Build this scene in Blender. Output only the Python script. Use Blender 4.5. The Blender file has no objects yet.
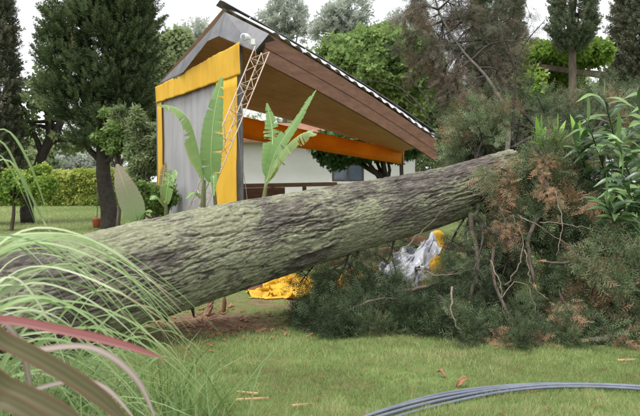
import bpy, math, random
import numpy as np
from mathutils import Vector, noise

random.seed(7)
rng = np.random.default_rng(7)
R = math.radians
scene = bpy.context.scene
C = scene.collection

# ---------------------------------------------------------------- camera
CAM_Z, FPX, PITCH = 1.5, 686.0, math.atan(28 / 686)
cam_d = bpy.data.cameras.new('camera')
cam_d.sensor_width = 36.0
cam_d.lens = FPX / 640 * 36
cam_d.clip_start, cam_d.clip_end = 0.05, 1500
cam_d.dof.use_dof = True
cam_d.dof.focus_distance = 7.5
cam_d.dof.aperture_fstop = 4.0
cam = bpy.data.objects.new('camera', cam_d)
cam.location = (0, 0, CAM_Z)
cam.rotation_euler = (math.pi / 2 - PITCH, 0, 0)
C.objects.link(cam)
scene.camera = cam

# ---------------------------------------------------------------- sky, sun, exposure (bright overcast)
SUN_EL, SUN_AZ = R(70), R(-140)          # azimuth measured clockwise from +Y
world = bpy.data.worlds.new('World')
scene.world = world
world.use_nodes = True
wn, wl = world.node_tree.nodes, world.node_tree.links
wn.clear()
w_out = wn.new('ShaderNodeOutputWorld')
w_bg = wn.new('ShaderNodeBackground')
w_sky = wn.new('ShaderNodeTexSky')
w_sky.sky_type = 'NISHITA'
w_sky.sun_disc = False
w_sky.sun_elevation = SUN_EL
w_sky.sun_rotation = SUN_AZ
w_sky.air_density, w_sky.dust_density, w_sky.ozone_density = 1.0, 4.0, 1.0
w_hs = wn.new('ShaderNodeHueSaturation')
w_hs.inputs['Saturation'].default_value = 0.10
w_mix = wn.new('ShaderNodeMixRGB')
w_mix.inputs['Fac'].default_value = 0.55
w_tc = wn.new('ShaderNodeTexCoord')
w_nz = wn.new('ShaderNodeTexNoise')
w_nz.inputs['Scale'].default_value = 2.2
w_nz.inputs['Detail'].default_value = 5
w_cr = wn.new('ShaderNodeValToRGB')
w_cr.color_ramp.elements[0].color = (8.6, 8.9, 9.5, 1)
w_cr.color_ramp.elements[1].color = (11.2, 11.2, 11.4, 1)
w_cr.color_ramp.elements[0].position, w_cr.color_ramp.elements[1].position = .3, .7
wl.new(w_tc.outputs['Generated'], w_nz.inputs['Vector'])
wl.new(w_nz.outputs['Fac'], w_cr.inputs['Fac'])
wl.new(w_sky.outputs['Color'], w_hs.inputs['Color'])
wl.new(w_hs.outputs['Color'], w_mix.inputs['Color1'])
wl.new(w_cr.outputs['Color'], w_mix.inputs['Color2'])
wl.new(w_mix.outputs['Color'], w_bg.inputs['Color'])
w_bg.inputs['Strength'].default_value = 0.10
wl.new(w_bg.outputs['Background'], w_out.inputs['Surface'])
sun_d = bpy.data.lights.new('sun', 'SUN')
sun_d.energy, sun_d.angle, sun_d.color = 1.5, R(18), (1, .97, .92)
sun = bpy.data.objects.new('sun', sun_d)
sun.rotation_euler = (math.pi / 2 - SUN_EL, 0, math.pi - SUN_AZ)
C.objects.link(sun)
vs = scene.view_settings
vs.view_transform, vs.look, vs.gamma, vs.exposure = 'Standard', 'None', 1.0, 0.95
scene.render.engine = 'CYCLES'

# ---------------------------------------------------------------- helpers
def P(x, y, Y):
    """direction of photo pixel (x, y of 640x416) followed out to depth Y"""
    dx, dz = (x - 320) / FPX, (208 - y) / FPX
    yy = math.cos(PITCH) + math.sin(PITCH) * dz
    zz = -math.sin(PITCH) + math.cos(PITCH) * dz
    k = Y / yy
    return Vector((dx * k, Y, CAM_Z + zz * k))

def link(o, parent=None):
    C.objects.link(o)
    if parent: o.parent = parent
    return o

def tag(o, label=None, cat=None, group=None, kind=None):
    if label: o['label'] = label
    if cat: o['category'] = cat
    if group: o['group'] = group
    if kind: o['kind'] = kind
    return o

def thing(name, label, cat, group=None):
    return tag(link(bpy.data.objects.new(name, None)), label, cat, group)

class MB:
    def __init__(s): s.v, s.f, s.mi, s.tint = [], [], [], []
    def add(s, vs_, fs, mi=0, tint=None):
        b = len(s.v)
        s.v += [tuple(v) for v in vs_]
        s.f += [tuple(i + b for i in f) for f in fs]
        s.mi += [mi] * len(fs)
        s.tint += [random.random() if tint is None else tint] * len(vs_)
        return s
    def box(s, a, b, mi=0):
        x0, y0, z0 = a; x1, y1, z1 = b
        return s.add([(x0,y0,z0),(x1,y0,z0),(x1,y1,z0),(x0,y1,z0),(x0,y0,z1),(x1,y0,z1),(x1,y1,z1),(x0,y1,z1)],
                     [(0,3,2,1),(4,5,6,7),(0,1,5,4),(1,2,6,5),(2,3,7,6),(3,0,4,7)], mi)
    def hexa(s, p, mi=0):                 # 4 lower corners then 4 upper corners
        return s.add(p, [(0,3,2,1),(4,5,6,7),(0,1,5,4),(1,2,6,5),(2,3,7,6),(3,0,4,7)], mi)
    def beam(s, a, b, w, h, mi=0, up=Vector((0,0,1))):
        a, b = Vector(a), Vector(b); t = (b - a).normalized()
        sd = t.cross(up).normalized() * w / 2; u = sd.cross(t).normalized() * h / 2
        return s.hexa([a-sd-u, a+sd-u, b+sd-u, b-sd-u, a-sd+u, a+sd+u, b+sd+u, b-sd+u], mi)
    def tube(s, pts, rad, n=8, mi=0, cap=True, tint=None):
        pts = [Vector(p) for p in pts]; m = len(pts)
        if not hasattr(rad, '__len__'): rad = [rad] * m
        vs_, fs = [], []
        ref = Vector((0.13, 0.31, 0.94)).normalized()
        for i, p in enumerate(pts):
            t = (pts[min(i+1, m-1)] - pts[max(i-1, 0)])
            t = t.normalized() if t.length > 1e-9 else Vector((0,0,1))
            a = t.cross(ref)
            if a.length < 1e-3: a = t.cross(Vector((1,0,0)))
            a.normalize(); b = t.cross(a)
            for k in range(n):
                an = 2*math.pi*k/n
                vs_.append(p + (a*math.cos(an) + b*math.sin(an))*rad[i])
        for i in range(m-1):
            for k in range(n):
                fs.append((i*n+k, i*n+(k+1)%n, (i+1)*n+(k+1)%n, (i+1)*n+k))
        if cap:
            fs.append(tuple(range(n))[::-1]); fs.append(tuple((m-1)*n+k for k in range(n)))
        return s.add(vs_, fs, mi, tint)
    def leaf(s, pts, wid, up=Vector((0,0,1)), fold=.2, mi=0, tint=None, notch=None, cols=2):
        pts = [Vector(p) for p in pts]; m = len(pts); vs_, fs, tl = [], [], []
        nc = 2*cols+1
        for i, p in enumerate(pts):
            t = (pts[min(i+1, m-1)] - pts[max(i-1, 0)]).normalized()
            sd = t.cross(up)
            if sd.length < 1e-3: sd = t.cross(Vector((1,.2,0)))
            sd.normalize(); nn = sd.cross(t).normalized()
            for c in range(-cols, cols+1):
                q = c/cols; w = wid[i]
                if notch: w *= notch(i, 1 if q > 0 else -1) if abs(q) == 1 else 1
                vs_.append(p + sd*q*w + nn*abs(q)**1.3*wid[i]*fold); tl.append((q+1)/2+.07*noise.noise(Vector((i*.35,q*1.5,p.x*9))))
        for i in range(m-1):
            for c in range(nc-1):
                fs.append((i*nc+c, i*nc+c+1, (i+1)*nc+c+1, (i+1)*nc+c))
        s.add(vs_, fs, mi, 0. if tint == 'across' else tint)
        if tint == 'across': s.tint[-len(tl):] = tl
        return s
    def build(s, name, mats, parent=None, smooth=False):
        me = bpy.data.meshes.new(name)
        me.from_pydata(s.v, [], s.f)
        if not isinstance(mats, (list, tuple)): mats = [mats]
        for m in mats: me.materials.append(m)
        if len(mats) > 1: me.polygons.foreach_set('material_index', s.mi)
        at = me.attributes.new('tint', 'FLOAT', 'POINT'); at.data.foreach_set('value', s.tint)
        if smooth: me.polygons.foreach_set('use_smooth', [True]*len(s.f))
        me.update()
        return link(bpy.data.objects.new(name, me), parent)

def curve(pts, n=16):
    """Catmull-Rom through pts"""
    pts = [Vector(p) for p in pts]
    q = [pts[0]*2-pts[1]] + pts + [pts[-1]*2-pts[-2]]
    out = []
    segs = len(pts)-1
    for k in range(n):
        u = k/(n-1)*segs; i = min(int(u), segs-1); t = u-i
        a, b, c, d = q[i:i+4]
        out.append(0.5*((2*b)+(c-a)*t+(2*a-5*b+4*c-d)*t*t+(3*b-a-3*c+d)*t**3))
    return out

def relax(c, n):
    for _ in range(n): c = [c[0]]+[(c[i-1]+c[i]*2+c[i+1])/4 for i in range(1, len(c)-1)]+[c[-1]]
    return c

def interp(xs, ys, x): return float(np.interp(x, xs, ys))

# ---- foliage: many small faces from a template, written straight into a mesh
def tri_mesh(name, V, F, tint, mat, parent=None):
    me = bpy.data.meshes.new(name)
    me.vertices.add(len(V)); me.vertices.foreach_set('co', V.astype(np.float32).ravel())
    me.loops.add(F.size); me.loops.foreach_set('vertex_index', F.astype(np.int32).ravel())
    me.polygons.add(len(F)); me.polygons.foreach_set('loop_start', np.arange(0, F.size, 3, dtype=np.int32))
    me.update(calc_edges=True)
    at = me.attributes.new('tint', 'FLOAT', 'POINT'); at.data.foreach_set('value', tint.astype(np.float32))
    me.materials.append(mat)
    return link(bpy.data.objects.new(name, me), parent)

def nrm(a): return a/np.maximum(np.linalg.norm(a, axis=1, keepdims=True), 1e-9)

def scatter(name, tmpl, pos, dirs, size, tint, mat, parent=None, kind=None, zmin=.012):
    tv, tf, tt = tmpl
    N, n = len(pos), len(tv)
    D = nrm(np.asarray(dirs, float)); X = nrm(np.cross(D, rng.normal(size=(N,3)))); Yb = np.cross(D, X)
    size = np.broadcast_to(size, (N,))
    V = pos[:,None,:] + size[:,None,None]*(tv[None,:,0:1]*X[:,None,:]+tv[None,:,1:2]*Yb[:,None,:]+tv[None,:,2:3]*D[:,None,:])
    V[...,2] = np.maximum(V[...,2], zmin)
    F = tf[None]+(np.arange(N)*n)[:,None,None]
    T = np.clip(tint[:,None]+tt[None]*0.12, 0, 1)
    o = tri_mesh(name, V.reshape(-1,3), F.reshape(-1,3), T.ravel(), mat, parent)
    if kind: o['kind'] = kind
    return o

def t_conifer(nb=22, side=.34, w=.045, seed=1):
    r = random.Random(seed); V, F, T = [], [], []
    for k in range(nb):
        t = .08+.9*k/nb; an = k*2.4+r.uniform(-.4,.4)
        L = side*(1-.55*t)*r.uniform(.75,1.2)
        el = r.uniform(.5,1.0)
        d = np.array([math.cos(an)*math.cos(el), math.sin(an)*math.cos(el), math.sin(el)])
        b = np.array([0,0,t*.85]); pr = np.cross(d, [r.uniform(-1,1), r.uniform(-1,1), r.uniform(-1,1)])
        pr = pr/np.linalg.norm(pr)*w
        i = len(V); V += [b+d*L*.25-pr, b+d*L*.25+pr, b+d*L]; F.append((i,i+1,i+2)); T += [r.uniform(-1,1)]*3
        V += [b, b+d*L*.3+pr*.6, b+d*L*.3-pr*.6]; F.append((i+3,i+4,i+5)); T += [r.uniform(-1,1)]*3
    return np.array(V), np.array(F), np.array(T)

def t_feather(nb=9, seed=3):
    r = random.Random(seed); V, F, T = [], [], []
    def tri(a, b, w, tt):
        d = b-a; pr = np.cross(d, [r.uniform(-.5,.5), 1, r.uniform(-.5,.5)]); pr = pr/np.linalg.norm(pr)*w
        i = len(V); V.extend([a-pr, a+pr, b]); F.append((i,i+1,i+2)); T.extend([tt]*3)
    ax = lambda t: np.array([0, -.16*t*t, t])
    for k in range(nb):
        t = .12+.86*k/(nb-1); sg = 1 if k % 2 else -1; L = (.40*(1-.72*t)+.07)*r.uniform(.8,1.2)
        d = np.array([sg*.72, r.uniform(-.35,.35), .68]); d /= np.linalg.norm(d); b = ax(t); tt = r.uniform(-1,1)
        tri(b, b+d*L, .022, tt)
        for f, e in ((.35,.5),(.6,-.5)):
            q = np.array([sg*(.72-e*.5), r.uniform(-.4,.4), .68+e*.7]); q /= np.linalg.norm(q)
            tri(b+d*L*f, b+d*L*f+q*L*.55, .018, tt+r.uniform(-.3,.3))
    return np.array(V), np.array(F), np.array(T)

def t_broad(nl=8, ll=.55, lw=.2, seed=2):
    r = random.Random(seed); V, F, T = [], [], []
    for k in range(nl):
        an = k*2.4+r.uniform(-.5,.5); el = r.uniform(-.5,.9)
        d = np.array([math.cos(an)*math.cos(el), math.sin(an)*math.cos(el), math.sin(el)])
        b = np.array([0,0,(k/nl-.4)*.5]); pr = np.cross(d, [r.uniform(-.4,.4), r.uniform(-.4,.4), 1]); pr /= np.linalg.norm(pr)
        nn = np.cross(pr, d); L = ll*r.uniform(.7,1.25); i = len(V); tt = r.uniform(-1,1)
        V += [b+d*.08, b+d*L*.5+pr*lw+nn*.05, b+d*L-nn*.06, b+d*L*.5-pr*lw+nn*.05]
        F += [(i,i+1,i+2),(i,i+2,i+3)]; T += [tt]*4
    return np.array(V), np.array(F), np.array(T)

CON = t_conifer(); CON_L = t_conifer(14, .45, .06, 5); CON_F = t_conifer(30, .30, .028, 9)
FEA = t_feather(); BRD = t_broad(); BRD_S = t_broad(12, .4, .11, 4); LANCE = t_broad(7, .8, .11, 6)

# ---------------------------------------------------------------- materials
def new_mat(name):
    m = bpy.data.materials.new(name); m.use_nodes = True
    nt = m.node_tree; nt.nodes.clear()
    return m, nt.nodes, nt.links

def ramp(n, stops):
    cr = n.new('ShaderNodeValToRGB'); e = cr.color_ramp.elements
    while len(e) < len(stops): e.new(.5)
    for k, (p, c) in enumerate(stops): e[k].position = p; e[k].color = (*c, 1)
    return cr

def foliage_mat(name, stops, trans=.25, rough=.55, spec=.3):
    m, n, l = new_mat(name)
    out = n.new('ShaderNodeOutputMaterial'); at = n.new('ShaderNodeAttribute'); at.attribute_name = 'tint'
    cr = ramp(n, stops); l.new(at.outputs['Fac'], cr.inputs['Fac'])
    p = n.new('ShaderNodeBsdfPrincipled'); p.inputs['Roughness'].default_value = rough
    p.inputs['Specular IOR Level'].default_value = spec
    t = n.new('ShaderNodeBsdfTranslucent'); mx = n.new('ShaderNodeMixShader'); mx.inputs[0].default_value = trans
    l.new(cr.outputs['Color'], p.inputs['Base Color']); l.new(cr.outputs['Color'], t.inputs['Color'])
    l.new(p.outputs[0], mx.inputs[1]); l.new(t.outputs[0], mx.inputs[2]); l.new(mx.outputs[0], out.inputs['Surface'])
    return m

def noise_mat(name, stops, scale=5, rough=.7, bump=.2, bscale=None, stretch=(1,1,1), detail=8, metal=0, spec=.4, trans=0):
    m, n, l = new_mat(name)
    out = n.new('ShaderNodeOutputMaterial'); tc = n.new('ShaderNodeTexCoord'); mp = n.new('ShaderNodeMapping')
    mp.inputs['Scale'].default_value = stretch; l.new(tc.outputs['Object'], mp.inputs['Vector'])
    nz = n.new('ShaderNodeTexNoise'); nz.inputs['Scale'].default_value = scale; nz.inputs['Detail'].default_value = detail
    nz.inputs['Roughness'].default_value = .65
    l.new(mp.outputs[0], nz.inputs['Vector']); cr = ramp(n, stops); l.new(nz.outputs['Fac'], cr.inputs['Fac'])
    p = n.new('ShaderNodeBsdfPrincipled'); p.inputs['Roughness'].default_value = rough
    p.inputs['Metallic'].default_value = metal; p.inputs['Specular IOR Level'].default_value = spec
    l.new(cr.outputs['Color'], p.inputs['Base Color'])
    if bump:
        b = n.new('ShaderNodeBump'); b.inputs['Strength'].default_value = bump; b.inputs['Distance'].default_value = .02
        n2 = n.new('ShaderNodeTexNoise'); n2.inputs['Scale'].default_value = bscale or scale*3; n2.inputs['Detail'].default_value = 6
        l.new(mp.outputs[0], n2.inputs['Vector']); l.new(n2.outputs['Fac'], b.inputs['Height']); l.new(b.outputs[0], p.inputs['Normal'])
    if trans:
        t = n.new('ShaderNodeBsdfTranslucent'); mx = n.new('ShaderNodeMixShader'); mx.inputs[0].default_value = trans
        l.new(cr.outputs['Color'], t.inputs['Color']); l.new(p.outputs[0], mx.inputs[1]); l.new(t.outputs[0], mx.inputs[2])
        l.new(mx.outputs[0], out.inputs['Surface'])
    else: l.new(p.outputs[0], out.inputs['Surface'])
    return m

G = lambda *a: tuple(a)
M = {}
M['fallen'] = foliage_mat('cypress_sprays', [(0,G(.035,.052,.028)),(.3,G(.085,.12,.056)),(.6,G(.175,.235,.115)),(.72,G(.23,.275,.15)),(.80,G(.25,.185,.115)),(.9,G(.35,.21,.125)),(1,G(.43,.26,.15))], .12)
M['hung'] = foliage_mat('browned_hanging_sprays', [(0,G(.055,.07,.04)),(.5,G(.10,.11,.068)),(.75,G(.15,.13,.09)),(1,G(.21,.155,.11))], .2)
M['cypress'] = foliage_mat('dark_cypress', [(0,G(.038,.058,.028)),(.5,G(.09,.13,.052)),(.85,G(.17,.21,.09)),(1,G(.24,.19,.09))], .22)
M['cypress_b'] = foliage_mat('weathered_cypress', [(0,G(.07,.10,.06)),(.55,G(.135,.18,.10)),(1,G(.25,.20,.14))], .2)
M['dead_cyp'] = foliage_mat('browned_cypress', [(0,G(.075,.09,.055)),(.5,G(.15,.165,.105)),(1,G(.27,.225,.16))], .2)
M['lime'] = foliage_mat('lime_leaves', [(0,G(.10,.19,.03)),(.5,G(.22,.36,.06)),(1,G(.42,.50,.11))], .4)
M['hedge'] = foliage_mat('hedge_leaves', [(0,G(.16,.23,.05)),(.5,G(.37,.44,.10)),(1,G(.58,.60,.18))], .4)
M['mid'] = foliage_mat('mid_leaves', [(0,G(.08,.14,.035)),(.5,G(.18,.28,.075)),(1,G(.32,.43,.15))], .42)
M['dark'] = foliage_mat('dark_leaves', [(0,G(.025,.06,.02)),(.5,G(.05,.11,.03)),(1,G(.11,.19,.05))], .3)
M['pale'] = foliage_mat('washed_out_far_leaves', [(0,G(.32,.36,.31)),(.5,G(.46,.50,.43)),(1,G(.58,.61,.53))], .5)  # leaf colour lightened to stand in for overexposure of the far trees
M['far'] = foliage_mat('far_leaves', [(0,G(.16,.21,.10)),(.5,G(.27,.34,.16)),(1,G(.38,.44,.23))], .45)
M['gloss'] = foliage_mat('glossy_leaf', [(0,G(.035,.072,.028)),(.5,G(.085,.165,.055)),(1,G(.24,.38,.12))], .28, .33, .5)
M['young'] = foliage_mat('young_leaf', [(0,G(.20,.40,.06)),(1,G(.36,.56,.12))], .4, .4)
M['banana'] = foliage_mat('banana_leaf', [(0,G(.17,.31,.10)),(.6,G(.28,.44,.165)),(.85,G(.42,.49,.21)),(1,G(.33,.22,.12))], .45, .3)
M['banana_rib'] = noise_mat('banana_rib', [(.3,G(.35,.48,.20)),(.7,G(.5,.6,.3))], 4, .5, 0)
M['banana_stem'] = noise_mat('banana_stem', [(.3,G(.10,.07,.04)),(.6,G(.20,.22,.09))], 8, .6, .3, stretch=(1,1,.2))
M['canna'] = foliage_mat('veined_leaf', [(0,G(.24,.36,.13)),(.4,G(.34,.40,.24)),(1,G(.44,.34,.29))], .5, .35)
M['blade'] = foliage_mat('grass_blade', [(0,G(.10,.17,.05)),(.4,G(.21,.31,.11)),(.65,G(.31,.42,.19)),(.85,G(.47,.55,.33)),(.94,G(.62,.67,.47)),(1,G(.36,.27,.15))], .3, .4)
M['lawn'] = foliage_mat('lawn_blade', [(0,G(.13,.19,.06)),(.5,G(.28,.37,.135)),(.85,G(.43,.50,.22)),(1,G(.50,.41,.24))], .35, .6, .15)
M['red'] = foliage_mat('red_leaf', [(0,G(.22,.065,.06)),(.25,G(.27,.10,.095)),(.5,G(.21,.08,.078)),(.8,G(.31,.15,.14)),(1,G(.20,.06,.06))], .2, .4)
M['olive'] = foliage_mat('olive_leaf', [(0,G(.20,.075,.06)),(.06,G(.13,.085,.045)),(.2,G(.085,.085,.033)),(.35,G(.125,.11,.05)),(.5,G(.075,.07,.03)),(.7,G(.12,.11,.048)),(.93,G(.10,.075,.04)),(1,G(.19,.07,.055))], .2, .38)
M['mauve'] = foliage_mat('mauve_leaf', [(0,G(.28,.21,.18)),(.4,G(.44,.38,.34)),(.6,G(.36,.30,.26)),(1,G(.24,.17,.15))], .2, .45)
M['bark_br'] = noise_mat('bark_brown', [(.3,G(.045,.035,.028)),(.55,G(.11,.085,.065)),(.75,G(.20,.17,.13))], 6, .85, .8, 14, (1,1,.3))
M['limb'] = noise_mat('limb_bark', [(.3,G(.05,.045,.035)),(.55,G(.11,.10,.075)),(.75,G(.18,.17,.12))], 7, .85, .7, 16)
M['bark_dk'] = noise_mat('bark_dark', [(.3,G(.025,.022,.02)),(.7,G(.075,.06,.05))], 8, .85, .6, 18)
M['twig'] = noise_mat('twig_wood', [(.3,G(.10,.075,.055)),(.7,G(.27,.22,.17))], 12, .8, .4)
M['yellow'] = noise_mat('yellow_canvas', [(.25,G(.60,.33,.02)),(.45,G(.78,.45,.03)),(.6,G(.82,.51,.05)),(.75,G(.70,.42,.07))], 2.2, .6, .35, 7, (1.6,1.6,.5), trans=.22)
M['orange'] = noise_mat('shaded_yellow_canvas', [(.25,G(.75,.27,.012)),(.5,G(.86,.36,.02)),(.75,G(.9,.44,.04))], 1.3, .6, .3, 5, trans=.6)  # yellow canvas of the valance, its shadow tone put into a deeper orange
M['grey_tarp'] = noise_mat('grey_canvas', [(.3,G(.30,.29,.31)),(.55,G(.38,.37,.39)),(.75,G(.45,.44,.45))], 1.6, .7, .35, 6, (2.5,2.5,.25), trans=.12)
M['silver'] = noise_mat('silver_sheet', [(.3,G(.25,.26,.29)),(.7,G(.46,.47,.51))], 3, .3, .3, 9)
M['zinc'] = noise_mat('zinc_flashing', [(.3,G(.13,.13,.14)),(.6,G(.23,.23,.24)),(.8,G(.17,.145,.125))], 2.2, .45, .15, metal=.35)
M['roof'] = noise_mat('roof_sheet', [(.3,G(.42,.42,.43)),(.6,G(.58,.58,.59)),(.8,G(.40,.36,.33))], 2.5, .4, .1, metal=.3)
M['wood'] = noise_mat('stained_timber', [(.25,G(.12,.055,.033)),(.5,G(.21,.10,.06)),(.75,G(.29,.155,.095))], 3, .6, .25, 20, (1,1,4))
M['ceil'] = noise_mat('ceiling_board', [(.25,G(.52,.22,.13)),(.5,G(.66,.31,.19)),(.75,G(.74,.42,.28))], 1.0, .6, .15)
M['rust'] = noise_mat('painted_steel', [(.3,G(.36,.25,.18)),(.55,G(.55,.46,.38)),(.75,G(.30,.17,.10))], 14, .55, .2)
M['white'] = noise_mat('white_render', [(.3,G(.70,.70,.67)),(.7,G(.82,.82,.80))], 1.2, .8, .1)
M['plastic'] = noise_mat('white_plastic', [(.3,G(.72,.72,.70)),(.7,G(.80,.80,.78))], 6, .4, 0)
M['glass'] = noise_mat('window_glass', [(.3,G(.10,.13,.18)),(.7,G(.22,.27,.34))], .8, .08, 0, spec=.8)
M['tile'] = noise_mat('roof_tile', [(.3,G(.22,.10,.06)),(.7,G(.36,.18,.11))], 4, .8, .3)
M['hose'] = noise_mat('grey_hose', [(.3,G(.10,.115,.15)),(.7,G(.17,.19,.235))], 9, .42, .1, spec=.5)
M['pot'] = noise_mat('red_clay', [(.3,G(.42,.10,.05)),(.7,G(.52,.15,.08))], 5, .7, .1)
M['chip'] = noise_mat('fresh_wood', [(.3,G(.42,.22,.10)),(.7,G(.62,.40,.22))], 18, .8, .3)
M['deadleaf'] = noise_mat('dead_leaf', [(.3,G(.18,.085,.04)),(.7,G(.36,.20,.10))], 14, .7, .3)

def ground_material():
    m, n, l = new_mat('lawn_ground')
    out = n.new('ShaderNodeOutputMaterial'); p = n.new('ShaderNodeBsdfPrincipled'); p.inputs['Roughness'].default_value = .9
    p.inputs['Specular IOR Level'].default_value = .15
    tc = n.new('ShaderNodeTexCoord')
    def nz(s, d=6):
        k = n.new('ShaderNodeTexNoise'); k.inputs['Scale'].default_value = s; k.inputs['Detail'].default_value = d
        k.inputs['Roughness'].default_value = .65; l.new(tc.outputs['Object'], k.inputs['Vector']); return k
    g = ramp(n, [(.3,G(.15,.105,.062)),(.42,G(.13,.135,.052)),(.54,G(.14,.18,.06)),(.7,G(.18,.24,.08))]); l.new(nz(1.1, 9).outputs['Fac'], g.inputs['Fac'])
    s = ramp(n, [(.3,G(.085,.055,.036)),(.5,G(.17,.105,.066)),(.65,G(.26,.18,.12)),(.8,G(.36,.27,.19))]); l.new(nz(7, 9).outputs['Fac'], s.inputs['Fac'])
    at = n.new('ShaderNodeAttribute'); at.attribute_name = 'soil'
    add = n.new('ShaderNodeMath'); add.operation = 'ADD'; l.new(at.outputs['Fac'], add.inputs[0])
    nn = nz(3.5, 8); sub = n.new('ShaderNodeMath'); sub.operation = 'SUBTRACT'; sub.inputs[1].default_value = .5
    l.new(nn.outputs['Fac'], sub.inputs[0]); l.new(sub.outputs[0], add.inputs[1])
    mk = ramp(n, [(.38,G(0,0,0)),(.62,G(1,1,1))]); l.new(add.outputs[0], mk.inputs['Fac'])
    mx = n.new('ShaderNodeMixRGB'); l.new(mk.outputs['Color'], mx.inputs['Fac'])
    l.new(g.outputs['Color'], mx.inputs['Color1']); l.new(s.outputs['Color'], mx.inputs['Color2'])
    l.new(mx.outputs['Color'], p.inputs['Base Color'])
    b = n.new('ShaderNodeBump'); b.inputs['Strength'].default_value = .7; b.inputs['Distance'].default_value = .03
    l.new(nz(22, 8).outputs['Fac'], b.inputs['Height']); l.new(b.outputs[0], p.inputs['Normal'])
    l.new(p.outputs[0], out.inputs['Surface'])
    return m

def trunk_material():
    m, n, l = new_mat('lichen_bark')
    out = n.new('ShaderNodeOutputMaterial'); p = n.new('ShaderNodeBsdfPrincipled'); p.inputs['Roughness'].default_value = .88
    p.inputs['Specular IOR Level'].default_value = .2
    at = n.new('ShaderNodeAttribute'); at.attribute_name = 'bark_uv'
    hd = n.new('ShaderNodeAttribute'); hd.attribute_name = 'ridge'
    def nz(s, sc=(1,1,1), d=8, ro=.65):
        mp = n.new('ShaderNodeMapping'); mp.inputs['Scale'].default_value = sc; l.new(at.outputs['Vector'], mp.inputs['Vector'])
        k = n.new('ShaderNodeTexNoise'); k.inputs['Scale'].default_value = s; k.inputs['Detail'].default_value = d
        k.inputs['Roughness'].default_value = ro; l.new(mp.outputs[0], k.inputs['Vector']); return k
    base = ramp(n, [(.32,G(.035,.03,.026)),(.45,G(.10,.086,.075)),(.57,G(.19,.168,.148)),(.70,G(.33,.30,.268))]); l.new(nz(7, (1,3,3), 10, .75).outputs['Fac'], base.inputs['Fac'])
    lic = ramp(n, [(.3,G(.23,.24,.14)),(.52,G(.37,.385,.245)),(.72,G(.58,.585,.45))]); l.new(nz(22, (1,1.6,1.6)).outputs['Fac'], lic.inputs['Fac'])
    big = nz(1.25, (1,1.3,1.3), 4, .5); sm = nz(24, (1,2.0,2.0), 10, .95)
    a1 = n.new('ShaderNodeMath'); a1.operation = 'MULTIPLY_ADD'; a1.inputs[1].default_value = 1.2
    l.new(big.outputs['Fac'], a1.inputs[0]); l.new(sm.outputs['Fac'], a1.inputs[2])
    a2 = n.new('ShaderNodeMath'); a2.operation = 'MULTIPLY_ADD'; a2.inputs[1].default_value = .30
    l.new(hd.outputs['Fac'], a2.inputs[0]); l.new(a1.outputs[0], a2.inputs[2])
    hf = n.new('ShaderNodeMath'); hf.operation = 'MULTIPLY'; hf.inputs[1].default_value = .5; l.new(a2.outputs[0], hf.inputs[0])
    mk = ramp(n, [(.562,G(0,0,0)),(.628,G(1,1,1))]); l.new(hf.outputs[0], mk.inputs['Fac'])
    mf = n.new('ShaderNodeMath'); mf.operation = 'MULTIPLY'; mf.inputs[1].default_value = .85; l.new(mk.outputs['Color'], mf.inputs[0])
    mx = n.new('ShaderNodeMixRGB'); l.new(mf.outputs[0], mx.inputs['Fac'])
    l.new(base.outputs['Color'], mx.inputs['Color1']); l.new(lic.outputs['Color'], mx.inputs['Color2'])
    l.new(mx.outputs['Color'], p.inputs['Base Color'])
    b = n.new('ShaderNodeBump'); b.inputs['Strength'].default_value = .9; b.inputs['Distance'].default_value = .025
    l.new(nz(26, (1,2,2), 10, .85).outputs['Fac'], b.inputs['Height']); l.new(b.outputs[0], p.inputs['Normal'])
    l.new(p.outputs[0], out.inputs['Surface'])
    return m

# ---------------------------------------------------------------- ground
def soil_amount(x, y):
    """1 on the bare red earth beside the trunk, 0 on the lawn"""
    s = 0.0
    for cx, cy, rx, ry, k in ((-1.15,7.2,.8,.7,.66),(-.2,8.4,2.0,.9,.45),(-.35,5.6,.5,.18,.30),(.65,5.35,.45,.14,.26),(2.2,7.4,2.4,1.0,.6),(-2.2,6.5,1.2,.5,.5)):
        d = ((x-cx)/rx)**2+((y-cy)/ry)**2
        s = max(s, k*math.exp(-d*.9)*1.25)
    return s

def gz(x, y): return .012*noise.noise(Vector((x*.9, y*.9, 3.1))) if abs(x) < 12 and 1 < y < 14 else 0.0

xs = sorted(set([-400,-200,-100,-50,-25,-14] + [round(-8+.2*i,3) for i in range(91)] + [14,25,50,100,200,400]))
ys = sorted(set([-200,-60,-20,-6,-1] + [round(1+.2*i,3) for i in range(71)] + [17,20,25,32,45,70,120,250,600]))
gm = MB()
for y in ys:
    for x in xs: gm.v.append((x, y, gz(x, y)))
nx = len(xs)
for j in range(len(ys)-1):
    for i in range(nx-1): gm.f.append((j*nx+i, j*nx+i+1, (j+1)*nx+i+1, (j+1)*nx+i))
gm.mi = [0]*len(gm.f); gm.tint = [0.0]*len(gm.v)
ground = gm.build('ground', ground_material(), smooth=True)
sa = ground.data.attributes.new('soil', 'FLOAT', 'POINT')
sa.data.foreach_set('value', [soil_amount(v[0], v[1]) for v in gm.v])
tag(ground, 'lawn of short green grass with bare reddish earth under the trunk', 'lawn', kind='structure')

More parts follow.
